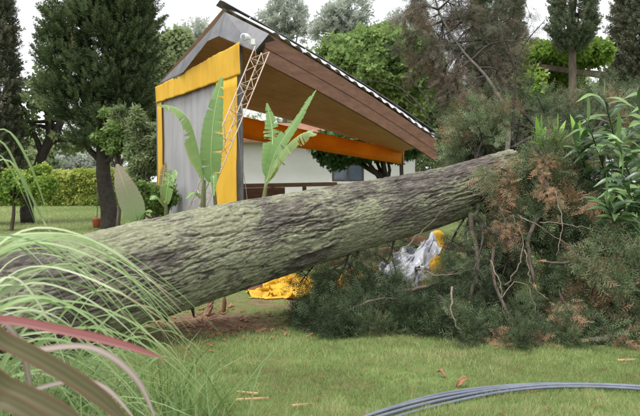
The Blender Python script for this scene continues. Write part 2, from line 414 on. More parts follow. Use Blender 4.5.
def lawn_grass(n=330000):
    # denser near the camera, thinning over bare soil
    u = rng.random(n); y = 3.6+(10.5-3.6)*u**1.7
    x = (rng.random(n)*2-1)*(y*.52+.3)
    keep = np.empty(n, bool); tint = np.empty(n); hh = np.empty(n)
    for i in range(n):
        v = Vector((x[i]*1.3, y[i]*1.3, 0)); a = noise.noise(v); b = noise.noise(v*4.3)
        s = soil_amount(x[i], y[i])+.30*b
        keep[i] = random.random() > s*2.0-.12+max(0,-a-b-.3)*1.6
        c_ = noise.noise(v*.45); tint[i] = min(1, max(0, .45+.40*a+.30*b+.3*c_+random.gauss(0,.16)+.3*max(0, s-.2)))
        hh[i] = (.018+.018*random.random()+.030*max(0, a+b))
    x, y, tint, hh = x[keep], y[keep], tint[keep], hh[keep]; n = len(x)
    an = rng.random(n)*2*math.pi; w = .0028*(y/5)**.7
    ln = rng.normal(size=(n,2))*.55*hh[:,None]
    b0 = np.stack([x-np.cos(an)*w, y-np.sin(an)*w, np.full(n,-.012)], 1)
    b1 = np.stack([x+np.cos(an)*w, y+np.sin(an)*w, np.full(n,-.012)], 1)
    tp = np.stack([x+ln[:,0], y+ln[:,1], hh], 1)
    V = np.stack([b0,b1,tp],1).reshape(-1,3); F = np.arange(n*3).reshape(-1,3)
    o = tri_mesh('lawn_grass', V, F, np.repeat(tint,3), M['lawn'])
    tag(o, 'short blades of green lawn grass in front of the fallen tree', 'grass', kind='stuff')
lawn_grass()
def far_lawn(n=110000):
    y = 10+31*rng.random(n); x = -(y*.54)+rng.random(n)*(y*.54+2)
    an = rng.random(n)*2*math.pi; w = .004*(y/10)**1.1; h = .03+.03*rng.random(n)
    b0 = np.stack([x-np.cos(an)*w, y-np.sin(an)*w, np.full(n,-.01)],1); b1 = np.stack([x+np.cos(an)*w, y+np.sin(an)*w, np.full(n,-.01)],1)
    tp = np.stack([x+rng.normal(size=n)*.03, y+rng.normal(size=n)*.03, h],1)
    ti = np.clip(.62+.2*np.sin(x*.9)*np.sin(y*.5)+rng.normal(size=n)*.15,0,.9)
    o = tri_mesh('lawn_grass', np.stack([b0,b1,tp],1).reshape(-1,3), np.arange(n*3).reshape(-1,3), np.repeat(ti,3), M['lawn'])
    tag(o, 'bright mown lawn grass stretching back to the yellow hedge', 'grass', kind='stuff')
far_lawn()

# ---------------------------------------------------------------- trees of the background
def crown_column(name, base, z0, z1, prof, mat, n, size, parent, tmpl=CON, seed=0, updir=.9, lump=.35, tb=.45, gap=-.35):
    pos, dr, ti = [], [], []
    r = random.Random(seed)
    while len(pos) < n:
        t = r.random(); an = r.uniform(0, 2*math.pi); z = z0+(z1-z0)*t
        lx = noise.noise(Vector((math.cos(an)*1.5+seed*7.7, math.sin(an)*1.5, z*.75)))
        l2 = noise.noise(Vector((math.cos(an)*3.2+seed*3.1, math.sin(an)*3.2, z*1.9)))
        if l2 < gap and r.random() < .8: continue
        rad = prof(t)*(1+lump*lx+lump*.6*l2)*(.45+.55*r.random()**.45)
        o = Vector((math.cos(an), math.sin(an), 0))
        pos.append((base[0]+o.x*rad, base[1]+o.y*rad, z))
        dr.append((o.x+r.gauss(0,.35), o.y+r.gauss(0,.35), updir+r.gauss(0,.35)))
        ti.append(tb+.35*l2+r.gauss(0,.13))
    return scatter('crown', tmpl, np.array(pos), np.array(dr), rng.uniform(.7,1.3,n)*size, np.clip(np.array(ti),0,1), mat, parent)

def columnar(name, label, px, ybase, Y, h, z0, prof, mat, n, size, seed, tr=.16, group=None, **kw):
    b = P(px, 180, Y); base = (b.x, Y)
    t = thing(name, label, 'tree', group)
    t.location = (0,0,0)
    k = MB(); k.tube(curve([(b.x,Y,-.1),(b.x+.04,Y,h*.3),(b.x-.03,Y,h*.65),(b.x,Y,h*.95)],12), [tr*1.3*(1-.85*i/11) for i in range(12)], 10)
    if z0 > 1.2:
        for q in range(7):
            an = q*2.2+seed; zz = z0*.8+q*.35
            rr = prof(.25)*.55; zz = z0+q*.3; k.tube([(b.x,Y,zz),(b.x+math.cos(an)*rr*.5,Y+math.sin(an)*rr*.5,zz+.5),(b.x+math.cos(an)*rr,Y+math.sin(an)*rr,zz+1.2)], [.05,.035,.015], 6)
    k.build('trunk', M['bark_br'], t, True)
    crown_column('crown', base, z0, h, prof, mat, n, size, t, seed=seed, **kw)
    return t

def ell_leaves(ells, n, r, shell=.55, gap=-.3, up=.25):
    pos, dr, ti = [], [], []
    vol = [a[3]*a[4]*a[5] for a in ells]; w = [v**.7 for v in vol]
    while len(pos) < n:
        cx, cy, cz, rx, ry, rz = r.choices(ells, w)[0]
        d = Vector((r.gauss(0,1), r.gauss(0,1), r.gauss(0,1))).normalized()
        m = shell+(1-shell)*r.random()
        p = Vector((cx+d.x*rx*m, cy+d.y*ry*m, cz+d.z*rz*m))
        nv = noise.noise(p*(1.6/max(.6, min(rx,rz))))
        if nv < gap and r.random() < .85: continue
        p += d*(nv*.42+(.16*r.random()**4))*min(rx, rz)
        if p.z < .03: continue
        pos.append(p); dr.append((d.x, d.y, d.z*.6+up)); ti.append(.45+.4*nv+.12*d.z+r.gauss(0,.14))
    return np.array(pos), np.array(dr), np.clip(np.array(ti),0,1)

def leafy(name, label, cat, trunk_pts, tr, ells, mat, n, size, seed, tmpl=BRD, bark='bark_br', group=None, limbs=True, **kw):
    r = random.Random(seed)
    t = thing(name, label, cat, group)
    k = MB(); tp = curve(trunk_pts, 10); k.tube(tp, [tr*(1.25-.7*i/9) for i in range(10)], 9)
    if limbs:
        for (cx,cy,cz,rx,ry,rz) in ells:
            for q in range(3):
                e = Vector((cx+r.uniform(-.6,.6)*rx, cy+r.uniform(-.6,.6)*ry, cz+r.uniform(-.3,.6)*rz))
                s = tp[r.randint(5,9)]; mid = (s+e)/2+Vector((r.gauss(0,.15),r.gauss(0,.15),r.gauss(0,.12)))*(e-s).length*.5
                c = curve([s,mid,e],8); k.tube(c, [tr*.45*(1-.8*i/7)+.008 for i in range(8)], 6)
    k.build('trunk' if cat == 'tree' else 'stem', M[bark], t, True)
    p, d, ti = ell_leaves(ells, n, r, **kw)
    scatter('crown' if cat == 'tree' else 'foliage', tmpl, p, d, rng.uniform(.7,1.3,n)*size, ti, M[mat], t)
    return t

def E(px, py, Y, rpx, rpy, ry=None):
    c = P(px, py, Y); k = Y/FPX
    return (c.x, c.y, c.z, rpx*k, ry or rpx*k*.8, rpy*k)

# big dark cypress, left: irregular, side shelves to the left
def big_cypress():
    b = P(107, 180, 21); t = thing('cypress_tree', 'big dark green cypress with a bare lower trunk beside the yellow hedge', 'tree')
    k = MB(); k.tube(curve([(b.x+.1,21,-.1),(b.x+.04,21,.7),(b.x-.12,21,2.0),(b.x,21,5),(b.x,21,10)],14), [.36,.30,.27,.25,.24,.23,.22,.2,.18,.15,.12,.09,.06,.03], 12)
    for dx, z, ex, ez in ((0,2.1,-1.3,3.6),(0,2.4,1.0,3.3),(0,2.9,-1.8,4.4),(0,3.2,.9,4.6),(0,1.9,.55,3.0)):
        k.tube(curve([(b.x-.2,21,z),(b.x+ex*.5,20.8,z+(ez-z)*.35),(b.x+ex,20.6,ez)],7), [.11,.1,.085,.07,.055,.04,.02], 7)
    k.build('trunk', M['bark_dk'], t, True)
    ells = [E(106,58,21,42,62,1.5),E(112,-40,21,42,80,1.4),E(108,-130,21,28,80,1.0),E(66,62,20.6,24,14,1.0),E(72,22,20.8,24,24,.9),E(62,92,20.7,20,10,.8),
            E(126,88,21,22,34,1.1),E(80,108,20.6,24,18,.9),E(104,122,20.5,24,12,.9),E(134,30,21,20,60,1.0),E(54,40,20.7,12,7,.6),E(90,140,20.4,18,10,.8),E(122,136,20.6,16,10,.8)]
    p, d, ti = ell_leaves(ells, 9000, random.Random(3), shell=.45, gap=-.28, up=.8)
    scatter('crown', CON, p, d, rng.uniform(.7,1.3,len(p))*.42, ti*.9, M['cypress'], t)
big_cypress()
columnar('cypress_tree', 'tall browned cypress cut off by the left edge of the picture', -8, 205, 23, 11, .8,
         lambda t: .95*(1-.6*t)*min(1, .35+t*6), M['dead_cyp'], 5000, .42, 11, lump=.25)
columnar('cypress_tree', 'grey-green columnar cypress rising behind the hanging brown branches', 495, 190, 30, 13, 2.5,
         lambda t: 1.3*(1-.55*t)*min(1, .4+t*5), M['cypress_b'], 5200, .5, 12, lump=.2, tmpl=CON)
columnar('cypress_tree', 'columnar cypress with bare pale trunk behind the lime vine', 570, 190, 18.6, 11, 4.9,
         lambda t: .55*(1-.5*t)*min(1, .3+t*7), M['cypress_b'], 4200, .30, 13, tr=.12, lump=.2)
columnar('cypress_tree', 'ragged brownish cypress at the right edge of the picture', 645, 190, 22, 11, 3.2,
         lambda t: 1.05*(1-.5*t)*min(1, .6+t*4), M['dead_cyp'], 5200, .45, 14, lump=.3)

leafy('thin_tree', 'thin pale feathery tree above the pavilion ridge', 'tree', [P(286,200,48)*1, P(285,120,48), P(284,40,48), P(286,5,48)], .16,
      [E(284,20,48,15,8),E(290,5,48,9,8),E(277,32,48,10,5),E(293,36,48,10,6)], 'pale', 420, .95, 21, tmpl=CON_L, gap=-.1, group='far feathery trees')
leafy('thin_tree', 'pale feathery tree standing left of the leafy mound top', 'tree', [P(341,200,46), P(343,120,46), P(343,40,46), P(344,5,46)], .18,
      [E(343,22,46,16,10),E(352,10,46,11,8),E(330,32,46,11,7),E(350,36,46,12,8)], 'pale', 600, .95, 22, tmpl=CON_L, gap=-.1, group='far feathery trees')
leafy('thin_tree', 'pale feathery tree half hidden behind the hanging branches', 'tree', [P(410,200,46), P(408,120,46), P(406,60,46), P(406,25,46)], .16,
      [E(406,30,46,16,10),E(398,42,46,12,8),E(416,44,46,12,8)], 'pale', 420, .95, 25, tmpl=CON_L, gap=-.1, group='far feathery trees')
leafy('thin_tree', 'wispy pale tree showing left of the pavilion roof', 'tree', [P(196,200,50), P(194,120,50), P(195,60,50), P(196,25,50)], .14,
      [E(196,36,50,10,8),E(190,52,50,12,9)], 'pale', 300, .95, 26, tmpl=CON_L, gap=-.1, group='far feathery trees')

# leafy mound behind the roof
leafy('leafy_tree', 'wide bright green leafy tree behind the pavilion roof', 'tree', [P(385,260,30)-Vector((0,0,.3)), P(384,190,30), P(382,140,30)], .3,
      [E(372,75,30,48,36,2.2),E(345,62,30,28,22,1.4),E(405,70,30,34,30,1.7),E(380,48,30,34,20,1.5),E(425,95,30,30,28,1.5),E(352,95,30,34,30,1.6)], 'mid', 15000, .34, 23, tmpl=BRD)
leafy('round_tree', 'dark green round tree with forked trunk before the white house', 'tree', [P(384,225,23), P(385,190,23), P(386,172,23)], .17,
      [E(355,145,23,42,15,1.3),E(392,145,23,28,13,1.1),E(336,152,23,18,13,.9)], 'dark', 4200, .30, 24, bark='bark_dk')
# lime vine on pergola
per = thing('pergola', 'weathered timber pergola carrying the lime green vine', 'pergola')
for (a, b_, w, h) in ((P(535,66,19.5),P(606,76,19.5),.12,.14),(P(512,105,19),P(600,110,19),.12,.14),(P(535,66,21.5),P(606,74,21.5),.12,.12)):
    k = MB(); k.beam(a, b_, w, h); k.build('rail', M['bark_br'], per)
for px, py, Y in ((538,66,19.5),(604,76,19.5),(540,66,21.5),(602,74,21.5)):
    a = P(px,py,Y); k = MB(); k.beam((a.x,a.y,-.1),(a.x,a.y,a.z+.02),.13,.13, up=Vector((0,1,0))); k.build('post', M['bark_br'], per)
for q in range(6):
    a = P(540+q*12,67+q*1.4,19.4); b_ = P(543+q*11,66+q*1.3,21.6); k = MB(); k.beam(a+Vector((0,0,.13)), b_+Vector((0,0,.15)),.06,.09); k.build('rafter', M['bark_br'], per)
leafy('vine', 'lime green vine heaped on top of the timber pergola', 'vine', [P(541,235,19.8)-Vector((0,0,.2)), P(542,150,19.8), P(545,70,20)], .04,
      [E(560,55,20.3,32,12,1.3),E(590,54,20.3,18,9,1.0),E(535,56,20.3,16,12,1.0),E(528,90,20,12,24,.8),E(560,95,21.5,30,20,.6)], 'lime', 5000, .25, 27, limbs=False)

# left background
leafy('crooked_tree', 'small tree with dark crooked limbs behind the left shrubs', 'tree', [P(28,222,24)-Vector((0,0,.1)), P(27,200,24), P(36,176,24), P(44,150,24), P(58,128,24), P(66,108,24)], .2,
      [E(40,100,24,28,22,1.2),E(70,140,24.5,30,12,1.2),E(20,130,24,20,18,1.0),E(48,80,25,20,16,1.0)], 'far', 480, .30, 31, bark='bark_dk', shell=.3)
k = None
for (nm, lb, px, py, Y, rx, ry, mat, n, seed) in (
        ('shrub','light green leafy shrub at the foot of the browned cypress',10,182,20,36,20,'lime',1400,32),
        ('shrub','tall mid green shrub between the dark cypress and the pavilion',140,155,17.5,22,46,'far',2600,33),
        ('shrub','pale leafy shrub hanging right of the cypress trunk',116,132,19,22,24,'mid',420,34),
        ('shrub','low green shrub at the base of the grey canvas wall',150,196,15,22,16,'mid',1000,35)):
    c = P(px,py,Y); b_ = Vector((c.x, c.y, -.05)); sr = random.Random(seed*3); tm = LANCE if seed == 33 else BRD
    leafy(nm, lb, 'shrub', [b_, (b_+c)/2+Vector((.1,0,0)), c], .05, [E(px,py+ry*.2,Y,rx*.55,ry*.7)]+[E(px+sr.uniform(-1,1)*rx,py+sr.uniform(-1,.9)*ry,Y+sr.uniform(-.3,.3),rx*sr.uniform(.18,.42),ry*sr.uniform(.15,.36)) for _ in range(12)], mat, int(n*1.7), .17, seed, tmpl=tm, shell=.1, gap=-.1)

hd = thing('hedge', 'clipped yellow-green hedge along the far side of the lawn', 'hedge')
hp, hdr, hti = [], [], []
hr = random.Random(5)
a, b_ = P(-200,205,40), P(150,205,40)
for q in range(13000):
    u = hr.random(); x = a.x+(b_.x-a.x)*u; top = 1.85+.30*noise.noise(Vector((x*.7,1,0)))+.22*noise.noise(Vector((x*2.5,5,0)))
    if hr.random() < .62: p = (x, 39.5+hr.gauss(0,.09)+.15*noise.noise(Vector((x*1.5,hr.random()*2,9))), hr.uniform(.05,top)); d = (hr.gauss(0,.4),-1,.5)
    else: p = (x, hr.uniform(39.5,40.7), top+hr.gauss(0,.05)); d = (hr.gauss(0,.4),hr.gauss(0,.4),1)
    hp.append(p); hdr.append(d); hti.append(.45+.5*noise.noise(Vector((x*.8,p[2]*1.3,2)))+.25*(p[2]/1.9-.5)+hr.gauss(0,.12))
scatter('foliage', BRD, np.array(hp), np.array(hdr), rng.uniform(.7,1.3,len(hp))*.30, np.clip(np.array(hti),0,1), M['hedge'], hd)
k = MB()
for q in range(24):
    x = a.x+(b_.x-a.x)*(q+.5)/24; k.tube([(x,40.1,-.1),(x+hr.gauss(0,.05),40.1,.8),(x+hr.gauss(0,.15),40.1,1.6)],[.05,.04,.02],6)
k.build('stem', M['bark_dk'], hd)

far_labels = ['broad hazy tree behind the hedge at the far left', 'broad pale tree behind the dark cypress trunk', 'green tree filling the gap left of the pavilion roof',
              'far tree behind the pavilion and white house', 'far tree behind the lime vine pergola', 'far tree behind the right edge cypress', 'far tree beyond the white house window', 'far hazy tree just outside the left edge behind the hedge']
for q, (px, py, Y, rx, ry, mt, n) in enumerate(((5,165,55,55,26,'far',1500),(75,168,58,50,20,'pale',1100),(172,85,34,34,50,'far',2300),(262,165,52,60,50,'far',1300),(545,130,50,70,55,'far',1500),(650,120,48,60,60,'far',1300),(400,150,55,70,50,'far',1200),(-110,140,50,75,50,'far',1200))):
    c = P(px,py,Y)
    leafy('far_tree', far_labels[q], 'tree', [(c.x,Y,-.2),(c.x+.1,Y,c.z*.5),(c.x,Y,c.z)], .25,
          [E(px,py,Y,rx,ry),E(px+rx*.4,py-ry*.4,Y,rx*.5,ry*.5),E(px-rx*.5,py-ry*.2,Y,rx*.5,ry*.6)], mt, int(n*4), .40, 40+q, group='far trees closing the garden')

# potted plant on the far lawn
pp = thing('potted_plant', 'red pot with a thin staked plant left of the cypress trunk', 'plant')
c = P(97,228,1.5*FPX/48.); px0, py0 = c.x, c.y
k = MB(); k.tube([(px0,py0,0),(px0,py0,.26),(px0,py0,.30),(px0,py0,.30)],[.11,.15,.165,.12],14); k.build('pot', M['pot'], pp, True)
k = MB(); k.tube([(px0,py0,.25),(px0+.03,py0,.8),(px0-.02,py0,1.35)],[.015,.012,.006],6); k.build('stem', M['twig'], pp)
for q in range(9):
    an = q*2.4; z = .55+q*.09; k = MB()
    k.leaf(curve([(px0,py0,z),(px0+math.cos(an)*.1,py0+math.sin(an)*.1,z+.1),(px0+math.cos(an)*.2,py0+math.sin(an)*.2,z+.06)],6),[.004,.02,.03,.03,.02,.003]); k.build('leaf', M['mid'], pp)

# ---------------------------------------------------------------- white house behind
def house():
    t = thing('white_house', 'low white rendered house with small blue-grey window behind the pavilion', 'house')
    a, b_ = P(228,180,27), P(415,180,27); x0, x1, y0, y1, H = a.x, b_.x, 27.0, 33.0, 3.05
    wx0, wx1, wz0, wz1 = P(332,180,27).x, P(364,180,27).x, P(320,181.5,27).z, P(320,163,27).z
    k = MB()
    for (p, q_) in (((x0,y0,-.1),(wx0,y0+.2,H)),((wx1,y0,-.1),(x1,y0+.2,H)),((wx0,y0,-.1),(wx1,y0+.2,wz0)),((wx0,y0,wz1),(wx1,y0+.2,H)),
                    ((x0,y0+.2,-.1),(x0+.2,y1,H)),((x1-.2,y0+.2,-.1),(x1,y1,H)),((x0+.2,y1-.2,-.1),(x1-.2,y1,H))): k.box(p, q_)
    k.build('wall', M['white'], t)
    w = MB(); f = .07
    w.box((wx0,y0+.04,wz0),(wx0+f,y0+.14,wz1)); w.box((wx1-f,y0+.04,wz0),(wx1,y0+.14,wz1))
    w.box((wx0+f,y0+.04,wz0),(wx1-f,y0+.14,wz0+f)); w.box((wx0+f,y0+.04,wz1-f),(wx1-f,y0+.14,wz1)); w.box(((wx0+wx1)/2-.03,y0+.05,wz0+f),((wx0+wx1)/2+.03,y0+.13,wz1-f))
    wo = w.build('window', M['bark_br'], t)
    for s in (0,1):
        xa = wx0+f if s == 0 else (wx0+wx1)/2+.03; xb = (wx0+wx1)/2-.03 if s == 0 else wx1-f
        g = MB(); g.box((xa,y0+.08,wz0+f),(xb,y0+.1,wz1-f)); g.build('pane', M['glass'], wo)
    s_ = MB(); s_.box((wx0-.1,y0-.08,wz0-.08),(wx1+.1,y0+.03,wz0-.002)); s_.build('sill', M['white'], wo)
    r_ = MB(); ym = (y0+y1)/2; Hr = H+.9
    for ya, yb in ((y0-.5, ym),(y1+.5, ym)):
        r_.hexa([(x0-.4,ya,H-.1),(x1+.4,ya,H-.1),(x1+.4,yb,Hr-.1),(x0-.4,yb,Hr-.1),(x0-.4,ya,H+.03),(x1+.4,ya,H+.03),(x1+.4,yb,Hr+.03),(x0-.4,yb,Hr+.03)])
    r_.build('roof', M['tile'], t)
house()

# timber railing under the pavilion
rl = thing('timber_railing', 'brown timber railing under the open side of the pavilion', 'railing')
ra, rb = P(236,186,17.5), P(336,184,19.5)
k = MB(); k.beam(ra, rb, .1, .11); k.build('rail', M['wood'], rl)
k = MB(); k.beam(ra-Vector((0,0,.55)), rb-Vector((0,0,.55)), .08, .1); k.build('rail', M['wood'], rl)
for q in range(4):
    p = ra.lerp(rb, .02+.96*q/3); k = MB(); k.beam((p.x,p.y,-.05),(p.x,p.y,p.z-.056),.11,.11,up=Vector((0,1,0))); k.build('post', M['wood'], rl)
for q in range(14):
    p = ra.lerp(rb, .02+.45*q/14); k = MB(); k.beam((p.x,p.y-.065,.15),(p.x,p.y-.065,p.z-.06),.14,.02,up=Vector((0,1,0))); k.build('board', M['wood'], rl)

# ---------------------------------------------------------------- pavilion
def pavilion():
    t = thing('pavilion', 'damaged open pavilion with corrugated roof, yellow and grey canvas end wall', 'pavilion')
    A, B = P(268,33,12.6), P(438,142,17.2)
    Rg, R2 = P(224,10,13.6), P(436,138,17.9)
    L, L2 = P(160,84,16.5), P(404,150,21.5)
    nsheet, ribs = 10, 2
    def quad(p00, p10, p01, p11, u, v): return p00.lerp(p10,u).lerp(p01.lerp(p11,u), v)
    def sag(u): return Vector((0,0,.16*math.sin(math.pi*u)))     # slight hump along the twisted roof
    for side, (q00,q10,q01,q11) in enumerate(((A,B,Rg,R2),(L,L2,Rg,R2))):
        for s in range(nsheet):
            k = MB(); V, F = [], []; nu, nv = ribs*4+1, 4; dz = random.uniform(-.008,.008)
            prof = [0,0,.045,.045]
            for lay in (0,1):
                for i in range(nu):
                    u = (s+i/(nu-1)*1.0)/nsheet
                    if i == nu-1: u -= .0012
                    for j in range(nv):
                        v = -.035 + 1.03*j/(nv-1) if side == 0 else -.06+1.055*j/(nv-1)
                        p = quad(q00,q10,q01,q11,u,v)+sag(u)*(.6 if v > .3 else .45)
                        V.append(p+Vector((0,0,prof[i%4]+dz+.05-lay*.006)))
            o_ = nu*nv
            for i in range(nu-1):
                for j in range(nv-1):
                    f = (i*nv+j, (i+1)*nv+j, (i+1)*nv+j+1, i*nv+j+1)
                    F.append(f); F.append(tuple(x+o_ for x in f[::-1]))
            for i in range(nu-1):
                F.append((i*nv, i*nv+o_, (i+1)*nv+o_, (i+1)*nv)); F.append((i*nv+nv-1,(i+1)*nv+nv-1,(i+1)*nv+nv-1+o_,i*nv+nv-1+o_))
            k.add(V, F); k.build('roof_sheet', M['roof'], t)
    # ridge cap
    k = MB(); pa, pb = Rg+Vector((-.06,-.12,.17)), R2+Vector((0,0,.15))
    n_ = 9
    for q in range(n_):
        u0, u1 = q/n_, (q+1)/n_-.004
        c0, c1 = pa.lerp(pb,u0)+sag(u0)*.6, pa.lerp(pb,u1)+sag(u1)*.6
        f = Vector((.08,-.11,-.05)); g = Vector((-.1,.14,-.07))
        k.hexa([c0+f-Vector((0,0,.012)),c1+f-Vector((0,0,.012)),c1-Vector((0,0,.012)),c0-Vector((0,0,.012)),c0+f,c1+f,c1,c0])
        k.hexa([c0-Vector((0,0,.012)),c1-Vector((0,0,.012)),c1+g-Vector((0,0,.012)),c0+g-Vector((0,0,.012)),c0,c1,c1+g,c0+g])
    k.build('ridge_cap', M['zinc'], t)
    # fascia beam of two planks along the near eave
    dn = (B-A).normalized()
    for nm, z0_, z1_, off in (('upper',0,.29,0.0),('lower',.295,.56,.012)):
        pts = []
        N = 14; V, F = [], []
        out = Vector((dn.y,-dn.x,0)).normalized()
        for i in range(N+1):
            u = -.012+1.0*i/N; c = A.lerp(B,u)+sag(u)*.45; sc = 1-.12*u
            for (o_, zz) in ((.0,z0_),(.06,z0_),(.06,z1_),(.0,z1_)):
                V.append(c-out*(o_+off)-Vector((0,0,zz*sc)))
        for i in range(N):
            for j in range(4): F.append((i*4+j,i*4+(j+1)%4,(i+1)*4+(j+1)%4,(i+1)*4+j))
        F += [(3,2,1,0),(N*4,N*4+1,N*4+2,N*4+3)]
        k = MB(); k.add(V, F); k.build('fascia_plank', M['wood'], t)
    # ceiling boards under the far slope
    for s in range(9):
        v0, v1 = s/9, (s+1)/9-.003; V, F = [], []; N = 12
        for i in range(N+1):
            u = i/N*.985
            for v in (v0, v1):
                c = quad(L,L2,Rg,R2,u,v)+sag(u)*(.6 if v > .3 else .45)
                V += [c-Vector((0,0,.10)), c-Vector((0,0,.08))]
        for i in range(N):
            a_ = i*4; b2 = a_+4
            F += [(a_,b2,b2+2,a_+2),(a_+1,a_+3,b2+3,b2+1),(a_,a_+1,b2+1,b2),(a_+2,b2+2,b2+3,a_+3)]
        k = MB(); k.add(V, F); k.build('ceiling_board', M['ceil'], t)
    for v in ():
        pts = [quad(L,L2,Rg,R2,u,v)+sag(u)*.5-Vector((0,0,.17)) for u in np.linspace(0.0,.97,9)]
        k = MB()
        for a_, b2 in zip(pts[:-1], pts[1:]): k.beam(a_, b2, .07, .12)
        k.build('purlin', M['wood'], t)
    # yellow valance hanging along the far eave, its top lowered from the roof so that the sky shows over it
    V, F = [], []; N = 40
    for i in range(N+1):
        u = i/N; c = L.lerp(L2, u); bil = .04*math.sin(u*40)+.03*math.sin(u*17)
        top = c-Vector((0,0,.34*(1-u)+.02)); d = .62*(1-.30*u)
        for j in range(4): V.append(top+Vector((-bil*.5*j/3,bil*j/3,-d*j/3)))
    for i in range(N):
        for j in range(3): F.append((i*4+j,(i+1)*4+j,(i+1)*4+j+1,i*4+j+1))
    k = MB(); k.add(V, F); k.build('valance', M['orange'], t, True).modifiers.new('thickness','SOLIDIFY').thickness = .006
    # posts
    for p, tz in ((P(240,180,13.0),None),(P(160,180,16.6),None)):
        top = P(240,44,13.0).z if p.y < 14 else P(160,90,16.6).z
        k = MB(); k.beam((p.x,p.y,-.1),(p.x,p.y,top),.12,.12,up=Vector((0,1,0))); k.build('post', M['zinc'], t)
    c = L2; k = MB(); k.beam((c.x,c.y,-.1),(c.x-.1,c.y,c.z-.05),.11,.11,up=Vector((0,1,0))); k.build('post', M['bark_dk'], t)
    # end wall: canvas panel with yellow borders (s runs from the far corner to the near corner)
    W0, W1 = P(160,180,16.4), P(241,180,12.8)
    zt0, zt1 = P(160,87,16.4).z, P(241,43,12.8).z; zb0, zb1 = P(160,102,16.4).z, P(239,74,12.8).z
    nrm_ = Vector((-(W1.y-W0.y), W1.x-W0.x, 0)).normalized()
    if nrm_.y > 0: nrm_ = -nrm_
    def panel(name, mat, s0, s1, top, bot, off, amp, gath=.012):
        nu, nv = 90, 16; V, F = [], []
        for i in range(nu+1):
            s_ = s0+(s1-s0)*i/nu; b = Vector((W0.x+(W1.x-W0.x)*s_, W0.y+(W1.y-W0.y)*s_, 0)); zt, zb = top(s_), bot(s_)
            for j in range(nv+1):
                z = zb+(zt-zb)*j/nv
                w = amp*(noise.noise(Vector((s_*5,z*.7,1.3)))+.4*noise.noise(Vector((s_*14,z*2.2,7))))+gath*noise.noise(Vector((s_*38,z*.9,4)))
                V.append(b+nrm_*(off+w)+Vector((0,0,z)))
        for i in range(nu):
            for j in range(nv): F.append((i*(nv+1)+j,(i+1)*(nv+1)+j,(i+1)*(nv+1)+j+1,i*(nv+1)+j+1))
        k = MB(); k.add(V, F); o = k.build(name, mat, t, True)
        o.modifiers.new('thickness','SOLIDIFY').thickness = .008
        return o
    lz = lambda a_, b2: (lambda s_: a_+(b2-a_)*s_)
    panel('canvas_panel', M['grey_tarp'], .03, .80, lz(zb0,zb1), lambda s_: .04, -.01, .05, .02)
    panel('canvas_band', M['yellow'], -.01, 1.02, lz(zt0,zt1), lambda s_: zb0-.02+(zb1-zb0)*s_+.004*math.sin(s_*47)+.012*noise.noise(Vector((s_*9,2,2))), .07, .03, .022)
    panel('canvas_strip', M['yellow'], -.01, .06, lz(zb0,zb1), lambda s_: .04, .04, .02)
    panel('canvas_strip', M['yellow'], .775, .985, lz(zb0,zb1), lambda s_: .04, .06, .03)
    # bent metal flashing over the gable end
    tp = [P(160,83,16.3), P(190,52,14.9), P(216,23,13.6), P(224,12,13.35), P(268,34,12.45)]
    bt = [P(163,90,16.3), P(183,72,14.9), P(207,41,13.6), P(218,36,13.30), P(254,51,12.42)]
    for i in range(4):
        e = Vector((-.02,.03,0)); o_ = Vector((0,.004*i,0))
        k = MB(); k.hexa([bt[i]+o_, bt[i+1]+o_, bt[i+1]-e+o_, bt[i]-e+o_, tp[i]+o_, tp[i+1]+o_, tp[i+1]-e+o_, tp[i]-e+o_]); k.build('gable_flashing', M['zinc'], t)
    # dark underside flap at the near corner
    k = MB(); a_, b2 = P(254,51,12.42), P(268,34,12.45); c_ = P(281,46,13.0); d_ = P(266,60,13.1)
    k.hexa([a_,d_,d_+Vector((.01,.02,0)),a_+Vector((.01,.02,0)),b2,c_,c_+Vector((.01,.02,0)),b2+Vector((.01,.02,0))]); k.build('corner_flap', M['bark_dk'], t)
    return t
pavilion()

fl = thing('floodlight', 'small white floodlight at the near corner of the pavilion roof', 'lamp')
c = P(247,37,12.25)
k = MB(); k.tube([c+Vector((-.06,-.10,-.02)),c+Vector((-.055,-.09,-.02)),c+Vector((-.01,-.02,0)),c+Vector((.03,.06,0)),c+Vector((.04,.08,0))],[.055,.066,.06,.04,.025],16); k.build('housing', M['plastic'], fl, True)
k = MB(); k.tube([c+Vector((-.062,-.104,-.02)),c+Vector((-.060,-.101,-.02))],[.046,.046],16); k.build('lens', M['glass'], fl)
k = MB(); k.beam(c+Vector((.02,.05,0)),c+Vector((.03,.22,.03)),.04,.04); k.build('bracket', M['zinc'], fl)
k = MB(); k.box((c.x+.07,c.y-.01,c.z-.13),(c.x+.14,c.y+.08,c.z-.03)); k.build('junction_box', M['plastic'], fl)

# ---------------------------------------------------------------- lattice mast leaning on the corner
def mast():
    t = thing('lattice_mast', 'leaning pale steel lattice mast in front of the yellow canvas strip', 'mast')
    top, bot = P(262,50,12.1), P(171,268,11.4)
    bot.z = -.06
    ax = (top-bot); n = 17
    sd = Vector((1,.15,0)); sd = (sd-ax.normalized()*sd.dot(ax.normalized())).normalized(); dp = ax.normalized().cross(sd)
    offs = [sd*-.13+dp*-.06, sd*.13+dp*-.06, dp*.15]
    rail = []
    for o in offs:
        a, b = bot+o, top+o; rail.append((a,b)); k = MB(); k.tube([a,b],.010,8); k.build('rail', M['rust'], t, True)
    for i in range(n):
        for f in range(3):
            a0, a1 = rail[f]; b0, b1 = rail[(f+1)%3]
            u0, u1 = i/n, (i+1)/n
            p, q = (a0.lerp(a1,u0), b0.lerp(b1,u1)) if i%2 == 0 else (b0.lerp(b1,u0), a0.lerp(a1,u1))
            k = MB(); k.tube([p,q],.0058,6); k.build('brace', M['rust'], t, True)
            if i % 2 == 0: k = MB(); k.tube([a0.lerp(a1,u0+.004), b0.lerp(b1,u0+.004)],.005,6); k.build('rung', M['rust'], t, True)
mast()
